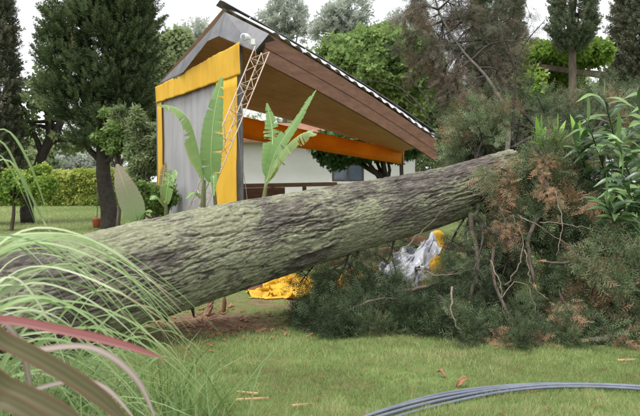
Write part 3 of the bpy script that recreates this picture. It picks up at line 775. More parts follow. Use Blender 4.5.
w = MB(); w.tube(curve([P(237,100,12.55),P(240,150,12.5),P(247,198,12.4),P(250,262,12.4)],14),.006,5)
tag(w.build('guy_wire', M['zinc']), 'thin slack wire hanging beside the yellow canvas strip', 'wire')

# ---------------------------------------------------------------- fallen tree
fallen = thing('fallen_tree', 'huge fallen cypress with lichen-covered trunk and crushed crown of branches', 'tree')
TR = [(-90,322,5.5,.60),(-20,312,5.75,.54),(50,298,6.0,.50),(150,270,6.4,.480),(250,242,7.0,.448),(350,218,7.5,.390),(450,194,8.0,.330),(515,172,8.35,.285)]
tpts = [P(a,b,c) for a,b,c,_ in TR]; trad = [d for *_, d in TR]
def trunk():
    NS, NT = 760, 380
    cp = curve(tpts, NS); cum = [0]
    for i in range(1, NS): cum.append(cum[-1]+(cp[i]-cp[i-1]).length)
    V = np.empty((NS,NT,3)); UV = np.empty((NS,NT,3)); RG = np.empty((NS,NT))
    knots = [(cum[int(NS*.545)], 2.05, .16, .05), (cum[int(NS*.45)], .55, .05, -.05), (cum[int(NS*.30)], 1.3, .14, .03), (cum[int(NS*.70)], 1.1, .10, .035)]
    for i in range(NS):
        t = (cp[min(i+1,NS-1)]-cp[max(i-1,0)]).normalized()
        a = t.cross(Vector((0,0,1))).normalized(); b = a.cross(t)           # a: towards the camera side, b: up
        if a.y > 0: a = -a
        r0 = float(np.interp(i/(NS-1)*(len(trad)-1), range(len(trad)), trad))
        s = cum[i]
        for j in range(NT):
            th = 2*math.pi*j/NT; ct, st = math.cos(th), math.sin(th)
            tw = th+.12*noise.noise(Vector((s*.5, ct, st)))
            cx, cy = math.cos(tw), math.sin(tw)
            w1 = .25*noise.noise(Vector((s*3, cx*3, cy*3)))
            n1 = noise.noise(Vector((s*2.6+w1*2, cx*20*r0+w1*3, cy*20*r0))); n2 = noise.noise(Vector((s*7+w1*2, cx*40*r0+w1*3, cy*40*r0+3))); n3 = noise.noise(Vector((s*15, cx*52*r0, cy*52*r0)))
            n4 = noise.noise(Vector((s*7, cx*9*r0, cy*9*r0+8)))
            ck = min(1, abs(n1)/.10)*.55+min(1, abs(n2)/.13)*.45
            ridge = ck-.55+.35*n3+.2*n4
            big = noise.noise(Vector((s*.7, ct*1.1, st*1.1+4)))
            r = r0*(.965+.045*big)+.013*(ck-.6)+.008*n3+.006*n4
            for ks, kt, kr, kh in knots:
                d = math.hypot((s-ks), (th-(math.pi/2-kt+math.pi/2))*r0)
                if d < kr*2: r += kh*math.exp(-(d/kr)**2*2)*(1-1.6*math.exp(-(d/(kr*.45))**2)) if kh > 0 else kh*math.exp(-(d/kr)**2)
            p = cp[i]+(a*ct+b*st)*r
            V[i,j] = p; UV[i,j] = (s, ct*r0, st*r0); RG[i,j] = ridge
    # long sinuous cracks and one torn scar on the near side, cut into the surface
    S = np.array(cum); TH = np.arange(NT)*2*math.pi/NT; CP = np.array([tuple(p) for p in cp]); D = V-CP[:,None,:]; RL = np.linalg.norm(D,axis=2,keepdims=True); D = D/RL
    r_s = np.interp(np.linspace(0,len(trad)-1,NS), range(len(trad)), trad); kr_ = random.Random(17); dep = np.zeros((NS,NT))
    for q in range(230):
        s0, L = kr_.uniform(0, cum[-1]), kr_.uniform(.15,1.2); t0 = kr_.uniform(-1.6,2.2); sl = kr_.gauss(.10,.16); wd = kr_.uniform(.006,.013); dp = kr_.uniform(.014,.036); ph = kr_.uniform(0,9)
        tc = t0+sl*(S-s0)+.05*np.sin((S-s0)*7+ph)+.025*np.sin((S-s0)*19+ph*2)
        d = (np.mod(TH[None]-tc[:,None]+math.pi, 2*math.pi)-math.pi)*r_s[:,None]
        mk_ = np.clip(1-np.abs((S-s0)/(L/2)),0,1)**.5
        dep = np.maximum(dep, dp*mk_[:,None]*np.exp(-(d/wd)**2))
    i0 = min(range(NS), key=lambda k: abs(cp[k].x/cp[k].y*FPX+320-296))
    d = (np.mod(TH[None]+.62-.10*(S[:,None]-S[i0])+math.pi, 2*math.pi)-math.pi)*r_s[:,None]
    sc = np.exp(-((S[:,None]-S[i0])/.24)**4-(d/.045)**2); rim = np.exp(-((S[:,None]-S[i0])/.28)**4-((d-.075)/.03)**2)
    V += D*(-dep-.055*sc+.03*rim)[:,:,None]; RG -= 9*dep+.9*sc
    fl_ = V.reshape(-1,3); idx = np.arange(NS*NT).reshape(NS,NT)
    a_ = idx[:-1]; b_ = idx[1:]; ar = np.roll(a_,-1,1); br = np.roll(b_,-1,1)
    F = np.concatenate([np.stack([a_,ar,br],-1).reshape(-1,3), np.stack([a_,br,b_],-1).reshape(-1,3)])
    # end caps
    c0 = len(fl_); fl_ = np.vstack([fl_, V[0].mean(0)[None]-[.12,0,0], V[-1].mean(0)[None]+[.10,0,.02]])
    e0 = np.stack([np.full(NT,c0), np.roll(idx[0],-1), idx[0]],-1); e1 = np.stack([np.full(NT,c0+1), idx[-1], np.roll(idx[-1],-1)],-1)
    F = np.concatenate([F,e0,e1])
    o = tri_mesh('trunk', fl_, F, np.zeros(len(fl_)), trunk_material(), fallen)
    u = np.vstack([UV.reshape(-1,3), [[0,0,0],[9,0,0]]]); at = o.data.attributes.new('bark_uv','FLOAT_VECTOR','POINT'); at.data.foreach_set('vector', u.astype(np.float32).ravel())
    rg = np.concatenate([RG.ravel(), [0,0]]); at = o.data.attributes.new('ridge','FLOAT','POINT'); at.data.foreach_set('value', rg.astype(np.float32))
    o.data.polygons.foreach_set('use_smooth', [True]*len(F))
    return cp, cum
cp, cum = trunk()

fr = random.Random(99)
def bough(s, e, droop, nsp, spread, size, tb, dead=0.0, r0=.035, ntw=6, tmpl=None, mat='fallen', hang=.25, bark='bark_dk', tmin=.3):
    s, e = Vector(s), Vector(e); L = (e-s).length
    mid = (s+e)/2+Vector((fr.gauss(0,.08),fr.gauss(0,.08),droop))*L
    path = curve([s, mid, e], 14)
    for p in path: p.z = max(p.z, .05)
    k = MB(); k.tube(path, [r0*(1-.85*i/13)+.003 for i in range(14)], 7)
    pos, dr, ti = [], [], []
    twigs = []
    for q in range(ntw):
        u = tmin+(1-tmin)*(q+fr.random())/ntw; i = min(13, int(u*13)); p = path[i]
        t = (path[min(13,i+1)]-path[max(0,i-1)]).normalized()
        d = Vector((fr.gauss(0,1),fr.gauss(0,1),fr.gauss(0,.8)-hang)).normalized()+t*.8; d.normalize()
        l = spread*fr.uniform(.5,1.25)*(1.15-.4*u)
        tp = [p, p+d*l*.5+Vector((0,0,.04*l)), p+d*l+Vector((fr.gauss(0,.08)*l,0,-hang*.5*l))]
        tw = curve(tp, 7)
        for x in tw: x.z = max(x.z, .03)
        k.tube(tw, [r0*.3*(1-.8*i_/6)+.0018 for i_ in range(7)], 5); twigs.append((tw, min(1, max(0, tb+fr.gauss(0,.10)+(0.38 if fr.random() < dead else 0)))))
    twigs.append((path[6:], tb))
    o = k.build('bough', M[bark], fallen, True)
    nsp = int(nsp*1.75); loose = int(nsp*.15); ntuft = len(twigs)
    trs = [size*fr.uniform(.5,1.0) for _ in twigs]
    for q in range(nsp):
        tw, tt = twigs[q % ntuft]; m_ = len(tw); tr_ = trs[q % ntuft]
        if q < loose:
            x = fr.random()*(m_-1); i = min(int(x), m_-2); c0 = tw[i].lerp(tw[i+1], x-i); t = (tw[i+1]-tw[i]).normalized()
            off = Vector((fr.gauss(0,.02),fr.gauss(0,.02),fr.gauss(0,.02))); d = t+Vector((fr.gauss(0,.5),fr.gauss(0,.5),fr.gauss(0,.5)))
        else:
            x = (.70+.30*fr.random())*(m_-1); i = min(int(x), m_-2); c0 = tw[i].lerp(tw[i+1], x-i); t = (tw[-1]-tw[-3]).normalized()
            rv = Vector((fr.gauss(0,1),fr.gauss(0,1),fr.gauss(0,1))).normalized(); off = rv*tr_*(.25+.6*fr.random())
            d = rv*.8+t*.6+Vector((0,0,.35-hang*.8))
        pos.append(c0+off); dr.append(d); ti.append(tt+fr.gauss(0,.05)+.05*(d.z > .5))
    if nsp:
        f = scatter('foliage', FEA, np.array(pos), np.array(dr), rng.uniform(.65,1.35,nsp)*size*.8, np.clip(np.array(ti),0,1), M[mat], o)
        f['kind'] = 'stuff'
    return o

def on_trunk(px, below=False):
    i = min(range(len(cp)), key=lambda k: abs(cp[k].x/cp[k].y*FPX+320-px))
    r = interp(range(len(trad)), trad, i/(len(cp)-1)*(len(trad)-1))
    return cp[i]+Vector((0, 0, -r*.6 if below else r*.3))

# F1: right front dome of branches: top of the dome, then the fluffy boughs at the right
for q in range(26):
    x = fr.uniform(528, 592); y = fr.uniform(150, 232); f = (y-150)/200; Y = 7.7-1.3*f+fr.uniform(-.2,.4)
    s = P(fr.uniform(500,560), fr.uniform(155,215), fr.uniform(8.0,8.8))
    bough(s, P(x,y,Y), fr.uniform(.02,.18), 210, .40, .17, fr.choice((.3,.42,.5,.56,.6,.66)), dead=.07, r0=fr.uniform(.02,.04))
for q in range(21):
    x = fr.uniform(568, 665); y = fr.uniform(262, 338); Y = 6.6+fr.uniform(-.25,.5)
    s = P(fr.uniform(560,600), fr.uniform(235,290), fr.uniform(7.6,8.6))
    bough(s, P(x,y,Y), fr.uniform(.02,.16), 230, .36, .18, fr.choice((.36,.48,.58,.62)), dead=.04, r0=fr.uniform(.015,.03), hang=.05)
for q in range(14):                       # inside of the dome, its shade put into darker tints
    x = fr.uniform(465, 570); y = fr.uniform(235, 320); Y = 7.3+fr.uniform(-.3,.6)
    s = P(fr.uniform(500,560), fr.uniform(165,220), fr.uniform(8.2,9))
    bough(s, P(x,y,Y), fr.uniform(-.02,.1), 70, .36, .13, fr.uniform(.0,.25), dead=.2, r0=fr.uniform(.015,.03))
# hanging curtain below the trunk, right; tints darkened for the shaded crown interior
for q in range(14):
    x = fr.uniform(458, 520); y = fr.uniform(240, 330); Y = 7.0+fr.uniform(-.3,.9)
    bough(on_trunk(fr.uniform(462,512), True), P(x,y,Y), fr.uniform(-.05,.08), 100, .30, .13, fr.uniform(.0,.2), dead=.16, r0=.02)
# brown fringe where the crown meets the trunk
for q in range(7):
    x = fr.uniform(482, 512); y = fr.uniform(172, 240); Y = 7.4+fr.uniform(-.2,.3)
    bough(P(528,fr.uniform(165,195),8.0), P(x,y,Y), fr.uniform(-.02,.15), 120, .24, .14, fr.choice((.5,.6,.78,.86,.95)), dead=.25, r0=.014, hang=.6)
for x, y, Y in ((546,166,7.2),(552,196,7.0),(571,312,6.3),(535,345,6.15),(590,205,7.0),(512,232,6.9),(625,345,6.1),(500,345,6.2),(604,282,6.5)):
    bough(P(x-12,y-22,Y+.35), P(x,y,Y), .05, 60, .14, .12, fr.uniform(.88,1.0), dead=0, r0=.008, hang=.7, ntw=4)
# F2: lower left mass lying on the grass under the trunk
for q in range(40):
    x = fr.uniform(296, 470); y = fr.uniform(300, 340) if x > 318 else fr.uniform(305,335); Y = interp([270,350],[7.7,6.35],y)+fr.uniform(-.1,.2)
    s = P(x+fr.uniform(15,80), y-fr.uniform(0,22), Y+fr.uniform(.2,.7)); s.z = max(s.z, .1)
    bough(s, P(x,y,Y), fr.uniform(.0,.10), 210, .27, .145, fr.uniform(.05,.36), dead=.05, r0=.018, hang=.1)
for q in range(6):                        # thin sprays hanging from the trunk before the torn canvas
    x = (300,325,332,372,450,346)[q]; y = fr.uniform(268,288)
    bough(on_trunk(x+25, True), P(x,y,7.2), -.05, 70, .22, .13, fr.uniform(.15,.5), dead=.15, r0=.012, hang=.6)
# branches added behind the torn canvas, tinted dark for shade under the trunk
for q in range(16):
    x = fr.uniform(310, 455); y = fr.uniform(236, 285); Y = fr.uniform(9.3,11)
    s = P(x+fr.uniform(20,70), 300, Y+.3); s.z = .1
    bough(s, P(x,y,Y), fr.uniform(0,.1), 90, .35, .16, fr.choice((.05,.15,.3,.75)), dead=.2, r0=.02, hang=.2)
# along the ground to the right
for q in range(18):
    x = fr.uniform(460, 650); y = fr.uniform(318, 352); Y = interp([310,352],[6.9,6.1],y)
    s = P(x+fr.uniform(-60,60), y-fr.uniform(10,50), Y+fr.uniform(.4,1.0)); s.z = max(s.z,.12)
    bough(s, P(x,y,Y), fr.uniform(.0,.10), 200, .28, .14, fr.uniform(.12,.46), dead=.07, r0=.018, hang=.1)
# F3: upper back boughs, grey and brown
for q in range(58):
    x = fr.uniform(440, 650); y = fr.uniform(90, 160) if x < 515 else fr.uniform(106,165) if x < 605 else fr.uniform(84,120); Y = fr.uniform(9.2,12.0)
    s = P(fr.uniform(500,580), fr.uniform(140,185), fr.uniform(8.5,10))
    bough(s, P(x,y,Y), fr.uniform(-.06,.12), 150, .5, .17, fr.choice((.2,.3,.4,.5,.55,.62,.78)), dead=.06, r0=fr.uniform(.015,.03))
for q in range(12):
    x = fr.uniform(445, 500); y = fr.uniform(102, 148); Y = fr.uniform(9.0,10.5)
    bough(P(fr.uniform(470,520),165,9), P(x,y,Y), .05, 200, .38, .18, fr.uniform(.35,.62), dead=.05, r0=.02)
# limb reaching up with browned hanging clumps
limb = curve([on_trunk(505), P(508,118,9.2), P(487,78,9.6), P(462,50,9.9), P(440,14,10.2), P(430,-25,10.4)], 18)
k = MB(); k.tube(limb, [.034-.0015*i for i in range(18)], 9); k.build('limb', M['limb'], fallen, True)
for i_, ex, ey in ((11,418,60),(12,432,45),(13,425,20),(14,415,10),(15,455,5),(10,470,45),(11,490,20),(9,515,62),(8,480,78),(14,470,-5),(16,420,-10),(12,500,8),(13,520,25),(16,450,-30),(15,525,-5),(10,440,72),(9,528,40),(8,520,85),(7,470,92),(10,455,62),(13,408,34),(14,440,36),(11,512,48),(7,500,70),(9,450,88)):
    bough(limb[i_], P(ex,ey,limb[i_].y+fr.uniform(-.3,.5)), fr.uniform(.0,.15), 190, .34, .15, fr.uniform(.3,.85), dead=.3, r0=.014, hang=.9, ntw=7, mat='hung')
# bare dark forked stems
for pts, r in (([(512,150,8.9),(514,110,8.9),(516,70,8.9),(524,45,8.9),(545,20,8.9)],.024),([(516,70,8.9),(509,50,8.9),(500,22,8.8)],.012),([(516,152,9),(521,110,9.0),(530,85,9.0),(533,62,9.0)],.015),
               ([(524,45,8.9),(516,42,8.9)],.008),([(432,124,9.6),(415,100,9.7),(392,84,9.8),(362,80,9.9)],.016),([(436,120,9.6),(424,95,9.7),(405,72,9.9)],.012),([(440,138,9.3),(420,128,9.4),(400,112,9.4)],.014),
               ([(428,112,9.6),(412,104,9.6),(400,92,9.8)],.008)):
    c = curve([P(*p) for p in pts], 14); k = MB(); k.tube(c, [r*(1-.8*i/13) for i in range(14)], 7); k.build('bare_branch', M['bark_dk'], fallen, True)
# pale bare twigs in front of the dark crown
for pts, r in (([(452,288,6.5),(452,312,6.35),(462,335,6.25),(480,352,6.2)],.011),([(520,215,6.9),(535,225,6.8),(560,240,6.8),(580,255,6.7)],.007),([(505,285,6.5),(520,262,6.5),(522,235,6.6),(512,215,6.7)],.007),
               ([(540,222,6.8),(575,226,6.7),(605,232,6.7)],.006),([(490,262,6.7),(500,285,6.5),(505,318,6.4)],.006),([(525,250,6.6),(530,280,6.5),(548,300,6.4)],.008),([(415,268,6.9),(440,275,6.8),(475,268,6.8)],.007),
               ([(500,300,6.4),(515,282,6.4),(530,290,6.4),(535,315,6.3)],.006),([(395,255,7.3),(425,228,7.5),(450,205,7.6)],.008),([(555,190,7.0),(562,220,6.8),(558,255,6.6)],.007)):
    c = curve([P(*p) for p in pts], 16)
    for p in c: p += Vector((fr.gauss(0,.008),0,fr.gauss(0,.008))); p.z = max(p.z,.02)
    k = MB(); k.tube(c, [r*(1-.6*i/15) for i in range(16)], 6); k.build('bare_twig', M['twig'], fallen, True)
# snapped limbs lying in the crown, with pale splintered ends
for pts, r in (([(655,318,6.5),(622,334,6.25),(588,346,6.2)],.040),([(560,240,7.2),(585,268,6.8),(612,300,6.5)],.030),([(470,215,7.6),(478,262,7.1),(470,300,6.8)],.028),([(545,205,7.3),(528,240,6.9),(535,285,6.7)],.024),
               ([(500,225,7.4),(492,270,7.0),(512,325,6.5)],.022),([(600,250,7.0),(570,262,6.7),(545,262,6.6)],.018),([(395,292,7.1),(430,285,7.0),(470,262,7.3)],.022),([(335,318,6.7),(372,300,6.9),(410,300,7.0)],.016)):
    c = curve([P(*p) for p in pts], 12)
    for p in c: p += Vector((fr.gauss(0,.006),0,fr.gauss(0,.006))); p.z = max(p.z,r)
    k = MB(); k.tube(c, [r*(1-.35*i/11) for i in range(12)], 9); o = k.build('broken_limb', M['bark_br'], fallen, True)
    k = MB(); e, d = c[-1], (c[-1]-c[-2]).normalized()
    for q in range(5):
        o_ = Vector((fr.gauss(0,1),fr.gauss(0,1),fr.gauss(0,1)))*r*.3; k.tube([e-d*.01+o_, e+d*fr.uniform(.02,.07)+o_*1.2],[r*.28,r*.04],5)
    k.build('splintered_end', M['chip'], o)
# stub limbs and torn roots at the butt
for px, d, l, r in ((150,Vector((.3,.5,-.7)),.35,.05),(120,Vector((.3,.8,-.4)),.5,.06),(180,Vector((.2,.6,-.75)),.4,.035)):
    s = on_trunk(px, True); e = s+d*l; e.z = max(e.z,-.03); k = MB(); k.tube(curve([s,(s+e)/2+Vector((.03,0,.02)),e],6),[r,r*.9,r*.8,r*.7,r*.5,r*.3],7); k.build('root', M['bark_br'], fallen, True)
k = MB(); s = on_trunk(234)+Vector((0,-.28,.10)); k.tube([s+Vector((0,.03,-.05)),s,s+Vector((-.01,-.03,.03))],[.05,.045,.02],8); k.build('branch_stub', M['bark_dk'], fallen, True)

# ---------------------------------------------------------------- torn canvas under the trunk
def crumple(name, label, corners, n, amp, seed, hem, mats):
    a, b, c, d = [Vector(p) for p in corners]; t = thing(name, label, 'tarpaulin', 'torn canvas debris under the trunk')
    rr = random.Random(seed); V = []
    for i in range(n+1):
        for j in range(n+1):
            u, v = i/n, j/n; p = a.lerp(b,u).lerp(d.lerp(c,u),v)
            q = Vector((u*4+seed, v*4, seed*1.7)); q2 = q*2.6
            w = ((1-abs(noise.noise(q)))**3*1.6+(1-abs(noise.noise(q2+Vector((3,1,0)))))**3*.9+(1-abs(noise.noise(q*5.5)))**2*.35-1.2)*amp
            p = p+Vector((noise.noise(q+Vector((9,0,0)))*amp*1.8+noise.noise(q2+Vector((9,0,0)))*amp*.8, -w*1.1, w+noise.noise(q+Vector((0,9,0)))*amp*1.6)); p.z = max(p.z, .015); V.append(p)
    for nm, m, test in (('sheet', mats[0], False), ('hem', mats[1], True)):
        F = []
        for i in range(n):
            for j in range(n):
                if hem(i/n, j/n) == test: F.append((i*(n+1)+j,(i+1)*(n+1)+j,(i+1)*(n+1)+j+1,i*(n+1)+j+1))
        if F:
            used = sorted({x for f in F for x in f}); mp = {x:i for i,x in enumerate(used)}
            k = MB(); k.add([V[x] for x in used], [tuple(mp[x] for x in f) for f in F]); o = k.build(nm, m, t, True)
            o.modifiers.new('thickness','SOLIDIFY').thickness = .006
    return t
crumple('torn_tarpaulin', 'crumpled silver sheet with yellow hem lying under the trunk near the crown',
        [P(362,312,7.8),P(428,306,7.8),P(443,238,9.6),P(394,256,9.6)], 48, .085, 3, lambda u,v: v < .10 or u > .90, (M['silver'], M['yellow']))
crumple('torn_tarpaulin', 'flat torn yellow canvas lying under the middle of the trunk',
        [P(244,302,8.6),P(316,302,8.5),P(306,280,10.2),P(266,280,10.2)], 34, .08, 5, lambda u,v: False, (M['yellow'], M['yellow']))
crumple('torn_tarpaulin', 'small yellow canvas scrap among the lowest branches',
        [P(338,306,7.9),P(360,306,7.9),P(360,276,8.6),P(340,278,8.6)], 24, .08, 8, lambda u,v: False, (M['yellow'], M['yellow']))
crumple('torn_tarpaulin', 'yellow canvas scrap hanging at the edge of the dark crown',
        [P(437,312,7.9),P(452,312,7.9),P(440,262,8.6),P(430,262,8.6)], 12, .08, 11, lambda u,v: False, (M['yellow'], M['yellow']))
# broken timbers on the soil
for q, (p0, p1, w, lb) in enumerate((((398,236,10.5),(470,250,10.3),.12,'broken brown beam under the trunk behind the silver sheet'),((330,262,11),(400,250,11),.14,'long brown plank lying behind the small yellow scrap'),
                                     ((205,330,7.5),(212,297,7.6),.07,'upright broken stake in the red earth left of the yellow canvas'),((222,326,7.7),(224,296,7.7),.05,'thin broken stake beside the thicker stake in red earth'),
                                     ((262,292,9.2),(215,290,9.4),.11,'dark plank on the red earth left of the yellow canvas'))):
    a, b = P(*p0), P(*p1); k = MB()
    if q in (2,3): a.z = -.03; k.tube(curve([a,(a+b)/2+Vector((.015,0,0)),b],6),[w*.6,w*.55,w*.5,w*.5,w*.45,w*.2],7)
    else:
        if q == 4: a.z = b.z = .05
        k.beam(a, b, w*.4, w)
        if q < 2:                         # a prop that carries it from the ground
            m_ = a.lerp(b,.5); k.beam((m_.x,m_.y,-.02),(m_.x,m_.y,m_.z),.08,.08,up=Vector((0,1,0)))
    tag(k.build('broken_timber', M['wood']), lb, 'timber', 'broken timber under the trunk')

# ---------------------------------------------------------------- banana plants behind the trunk
def banana_leaf(parent, pts, w, up, tint, tears, seed, fold=.28, mat='banana', name='leaf'):
    r = random.Random(seed); n = 48; c = relax(curve([P(*p) for p in pts], n), 3)
    wid = [w*(max(.02, math.sin(math.pi*min(1, (i/(n-1))**.75*.94+.05))**.7)) for i in range(n)]
    k = MB(); cols = 4
    for sd_ in (-1, 1):
        cuts = sorted({min(n-3, max(5, int(r.gauss(r.choice((.35,.6,.85))*n, 4)))) for _ in range(tears*2)}) if tears else []
        bounds = [0]+cuts+[n-1]
        for a, b in zip(bounds[:-1], bounds[1:]):
            droop = r.uniform(-.1,.75) if tears else .05; gap_ = r.choice((.001,.002,.004,.008,.03)); short = r.uniform(.72,1.05) if tears > 3 else r.uniform(.9,1.03)
            V, F, T = [], [], []
            for i in range(a, b+1):
                t = (c[min(i+1,n-1)]-c[max(i-1,0)]).normalized(); sd = t.cross(up).normalized(); nn = sd.cross(t).normalized()
                e = (1 if i == a else -1 if i == b else 0)*(gap_ if tears and 0 < i < n-1 else 0)
                wr = wid[i]*short*(1+.07*noise.noise(Vector((i*.9,seed,sd_*3))))
                for j in range(cols+1):
                    q = j/cols; rib = .004*math.sin(i*2.1)*q
                    V.append(c[i]+sd*sd_*q*wr+nn*(q**1.3*wid[i]*fold-q*q*wid[i]*droop+rib)+t*e*q)
                    T.append(min(1, (.1+.85*i/n if mat == 'canna' else tint)+.10*noise.noise(Vector((i*.5,q*2,seed)))+(.22 if q > .9 and tears > 3 else 0)+.05*(i%2)))
            m = b-a+1
            for i in range(m-1):
                for j in range(cols):
                    f = (i*(cols+1)+j,(i+1)*(cols+1)+j,(i+1)*(cols+1)+j+1,i*(cols+1)+j+1); F.append(f if sd_ > 0 else f[::-1])
            k.add(V, F, 0, 0.); k.tint[-len(T):] = T
    o = k.build(name, M[mat], parent, True)
    k = MB(); k.tube([p-Vector((0,0,.004)) for p in c], [.011*(1-.8*i/(n-1)) for i in range(n)], 6); k.build('midrib', M['banana_rib'], o, True)
    return o
CAMV = Vector((0,-1,.25))
b1 = thing('banana_plant', 'young banana plant with ragged left leaf before the grey canvas wall', 'plant', 'banana plants behind the trunk')
for pts, r in (([(203,262,9.6),(203,215,9.6),(204,180,9.6)],.05),([(216,262,9.6),(216,215,9.6),(213,178,9.6)],.035)):
    k = MB(); p_ = [P(*p) for p in pts]; p_[0].z = -.05; k.tube(curve(p_,8),[r*(1-.06*i) for i in range(8)],9); k.build('stem', M['banana_stem'], b1, True)
banana_leaf(b1, [(212,182,9.6),(211,155,9.5),(214,115,9.5),(222,77,9.6)], .155, Vector((.25,-1,.1)), .45, 3, 1)
banana_leaf(b1, [(204,182,9.6),(200,158,9.4),(190,122,9.2),(176,108,9.1),(158,104,9.0)], .15, Vector((.2,-.5,1)), .62, 5, 2, fold=-.35)
banana_leaf(b1, [(206,188,9.5),(213,176,9.4),(214,196,9.3)], .06, Vector((0,-.5,1)), .35, 1, 3)
banana_leaf(b1, [(200,198,9.5),(194,192,9.3),(186,199,9.2)], .05, Vector((0,-.5,1)), .3, 1, 4)
b2 = thing('banana_plant', 'young banana plant with spreading leaves in front of the pavilion opening', 'plant', 'banana plants behind the trunk')
p_ = [P(258,250,9.9),P(262,215,9.9),P(267,180,9.9)]; p_[0].z = -.05
k = MB(); k.tube(curve(p_,8),[.05*(1-.07*i) for i in range(8)],9); k.build('stem', M['banana_stem'], b2, True)
banana_leaf(b2, [(266,184,9.9),(277,150,9.7),(295,122,9.6),(316,90,9.5)], .13, Vector((-.6,-.8,.5)), .4, 3, 5)
banana_leaf(b2, [(267,176,9.9),(272,150,9.9),(272,128,10),(267,103,10.1)], .14, Vector((.3,-1,.1)), .35, 4, 6)
banana_leaf(b2, [(267,182,9.8),(276,160,9.5),(293,140,9.3),(308,132,9.2),(316,135,9.1)], .13, Vector((-.2,-.7,1)), .68, 5, 7, fold=-.3)
b3 = thing('banana_plant', 'small banana plant with browned leaf at the left yellow strip', 'plant', 'banana plants behind the trunk')
p_ = [P(166,250,11.4),P(166,215,11.4),P(166,200,11.4)]; p_[0].z = -.05
k = MB(); k.tube(curve(p_,8),[.04*(1-.07*i) for i in range(8)],8); k.build('stem', M['banana_stem'], b3, True)
banana_leaf(b3, [(166,204,11.4),(168,185,11.3),(172,175,11.3),(174,182,11.2)], .13, Vector((-.4,-1,.3)), .5, 4, 8)
banana_leaf(b3, [(165,204,11.4),(163,185,11.4),(164,170,11.4),(166,162,11.4)], .07, Vector((.3,-1,.2)), .97, 2, 9)
banana_leaf(b3, [(164,206,11.4),(156,196,11.2),(150,200,11.1)], .09, Vector((0,-.6,1)), .4, 2, 10)
b4 = thing('broad_leaf_plant', 'plant with one big pale purplish oval leaf left above the trunk', 'plant')
p_ = [P(138,245,10.4),P(137,228,10.4),P(136,215,10.4)]; p_[0].z = -.05
k = MB(); k.tube(curve(p_,8),[.022]*8,8); k.build('stem', M['banana_stem'], b4, True)
banana_leaf(b4, [(137,222,10.4),(132,205,10.3),(124,185,10.2),(117,164,10.2)], .185, Vector((.15,-1,.2)), .75, 0, 12, fold=.15, mat='canna')
banana_leaf(b4, [(136,224,10.4),(145,212,10.3),(152,212,10.2)], .07, Vector((0,-.6,1)), .2, 1, 13)

# ---------------------------------------------------------------- glossy leaved plants at the right
def lance(parent, base, tip, sag_, w, mat, tint, r):
    base, tip = Vector(base), Vector(tip); mid = (base+tip)/2+Vector((0,0,sag_*(tip-base).length))
    c = curve([base,mid,tip],10); wid = [w*max(.03, math.sin(math.pi*min(1,(i/9)**.8*.96+.03))) for i in range(10)]
    k = MB(); k.leaf(c, wid, Vector((r.gauss(0,.35),-.55,1)), .3, tint=tint); return k.build('leaf', mat, parent, True)
gr = random.Random(12)
labels = ['glossy leaved plant nearest the right edge, its long leaves reaching lowest', 'tall glossy leaved plant topping the right side of the crown', 'glossy leaved plant leaning left over the broken crown',
          'glossy leaved plant between the tall one and the leaning one', 'low glossy leaved plant beside the right edge, half behind branches',
          'glossy leaved plant standing lowest behind the fluffy right boughs', 'glossy leaved plant at the back right corner, partly out of the picture', 'slender glossy leaved plant in the middle of the right thicket']
for q, (bx, Yb, tx, ty, nl) in enumerate(((655,8.0,640,112,52),(622,8.6,604,96,46),(604,8.2,576,146,44),(612,8.0,588,122,48),(648,7.6,622,180,52),(630,7.5,606,205,46),(668,8.2,652,92,46),(636,8.0,618,142,46))):
    t = thing('glossy_plant', labels[q], 'plant', 'glossy leaved plants at the right')
    b0 = P(bx,300,Yb); b0.z = -.05; tp = P(tx,ty,Yb-.9)
    st = curve([b0, (b0+tp)/2+Vector((.12,0,.2)), tp], 14); k = MB(); k.tube(st,[.02-.0011*i for i in range(14)],7); k.build('stem', M['gloss'], t, True)
    for j in range(nl):
        u = .35+.65*j/(nl-1); x = u*13; i = min(int(x),12); p = st[i].lerp(st[i+1],x-i)
        an = j*2.4+gr.uniform(-.5,.5); L = gr.uniform(.25,.42)*(1-.25*(u-.5))
        d = Vector((math.cos(an)-.15, math.sin(an)*.8-.35, gr.uniform(-.5,.55)))
        if j == nl-1: d = Vector((-.1,-.2,1))
        lance(t, p, p+d.normalized()*L, gr.uniform(.08,.22), gr.uniform(.026,.040), M['gloss'], gr.random()**1.2, gr)
yp = thing('young_shoot', 'cluster of bright lime young leaves above the end of the trunk', 'plant')
for sx, sy, lv in ((541,146,((536,116),(529,130),(546,126),(548,138),(530,142),(541,112))),(560,148,((553,122),(566,120),(558,112),(572,134),(550,136),(564,132))),(577,142,((570,114),(580,120),(588,128),(586,136),(572,128)))):
    tp = P(sx,sy,7.6); b0 = P(562,200,8.6); b0.z = -.05
    k = MB(); k.tube(curve([b0,(b0+tp)/2,tp],8),.010,6); k.build('stem', M['young'], yp, True)
    for ex, ey in lv: lance(yp, tp+Vector((gr.gauss(0,.04),gr.gauss(0,.05),gr.gauss(0,.03))), P(ex,ey,7.6+gr.uniform(-.25,.2)), .1, .028, M['young'], gr.random(), gr)
for ex, ey, Yb in ((628,215,7.4),(640,205,7.3),(615,230,7.3),(634,240,7.2)):
    pass

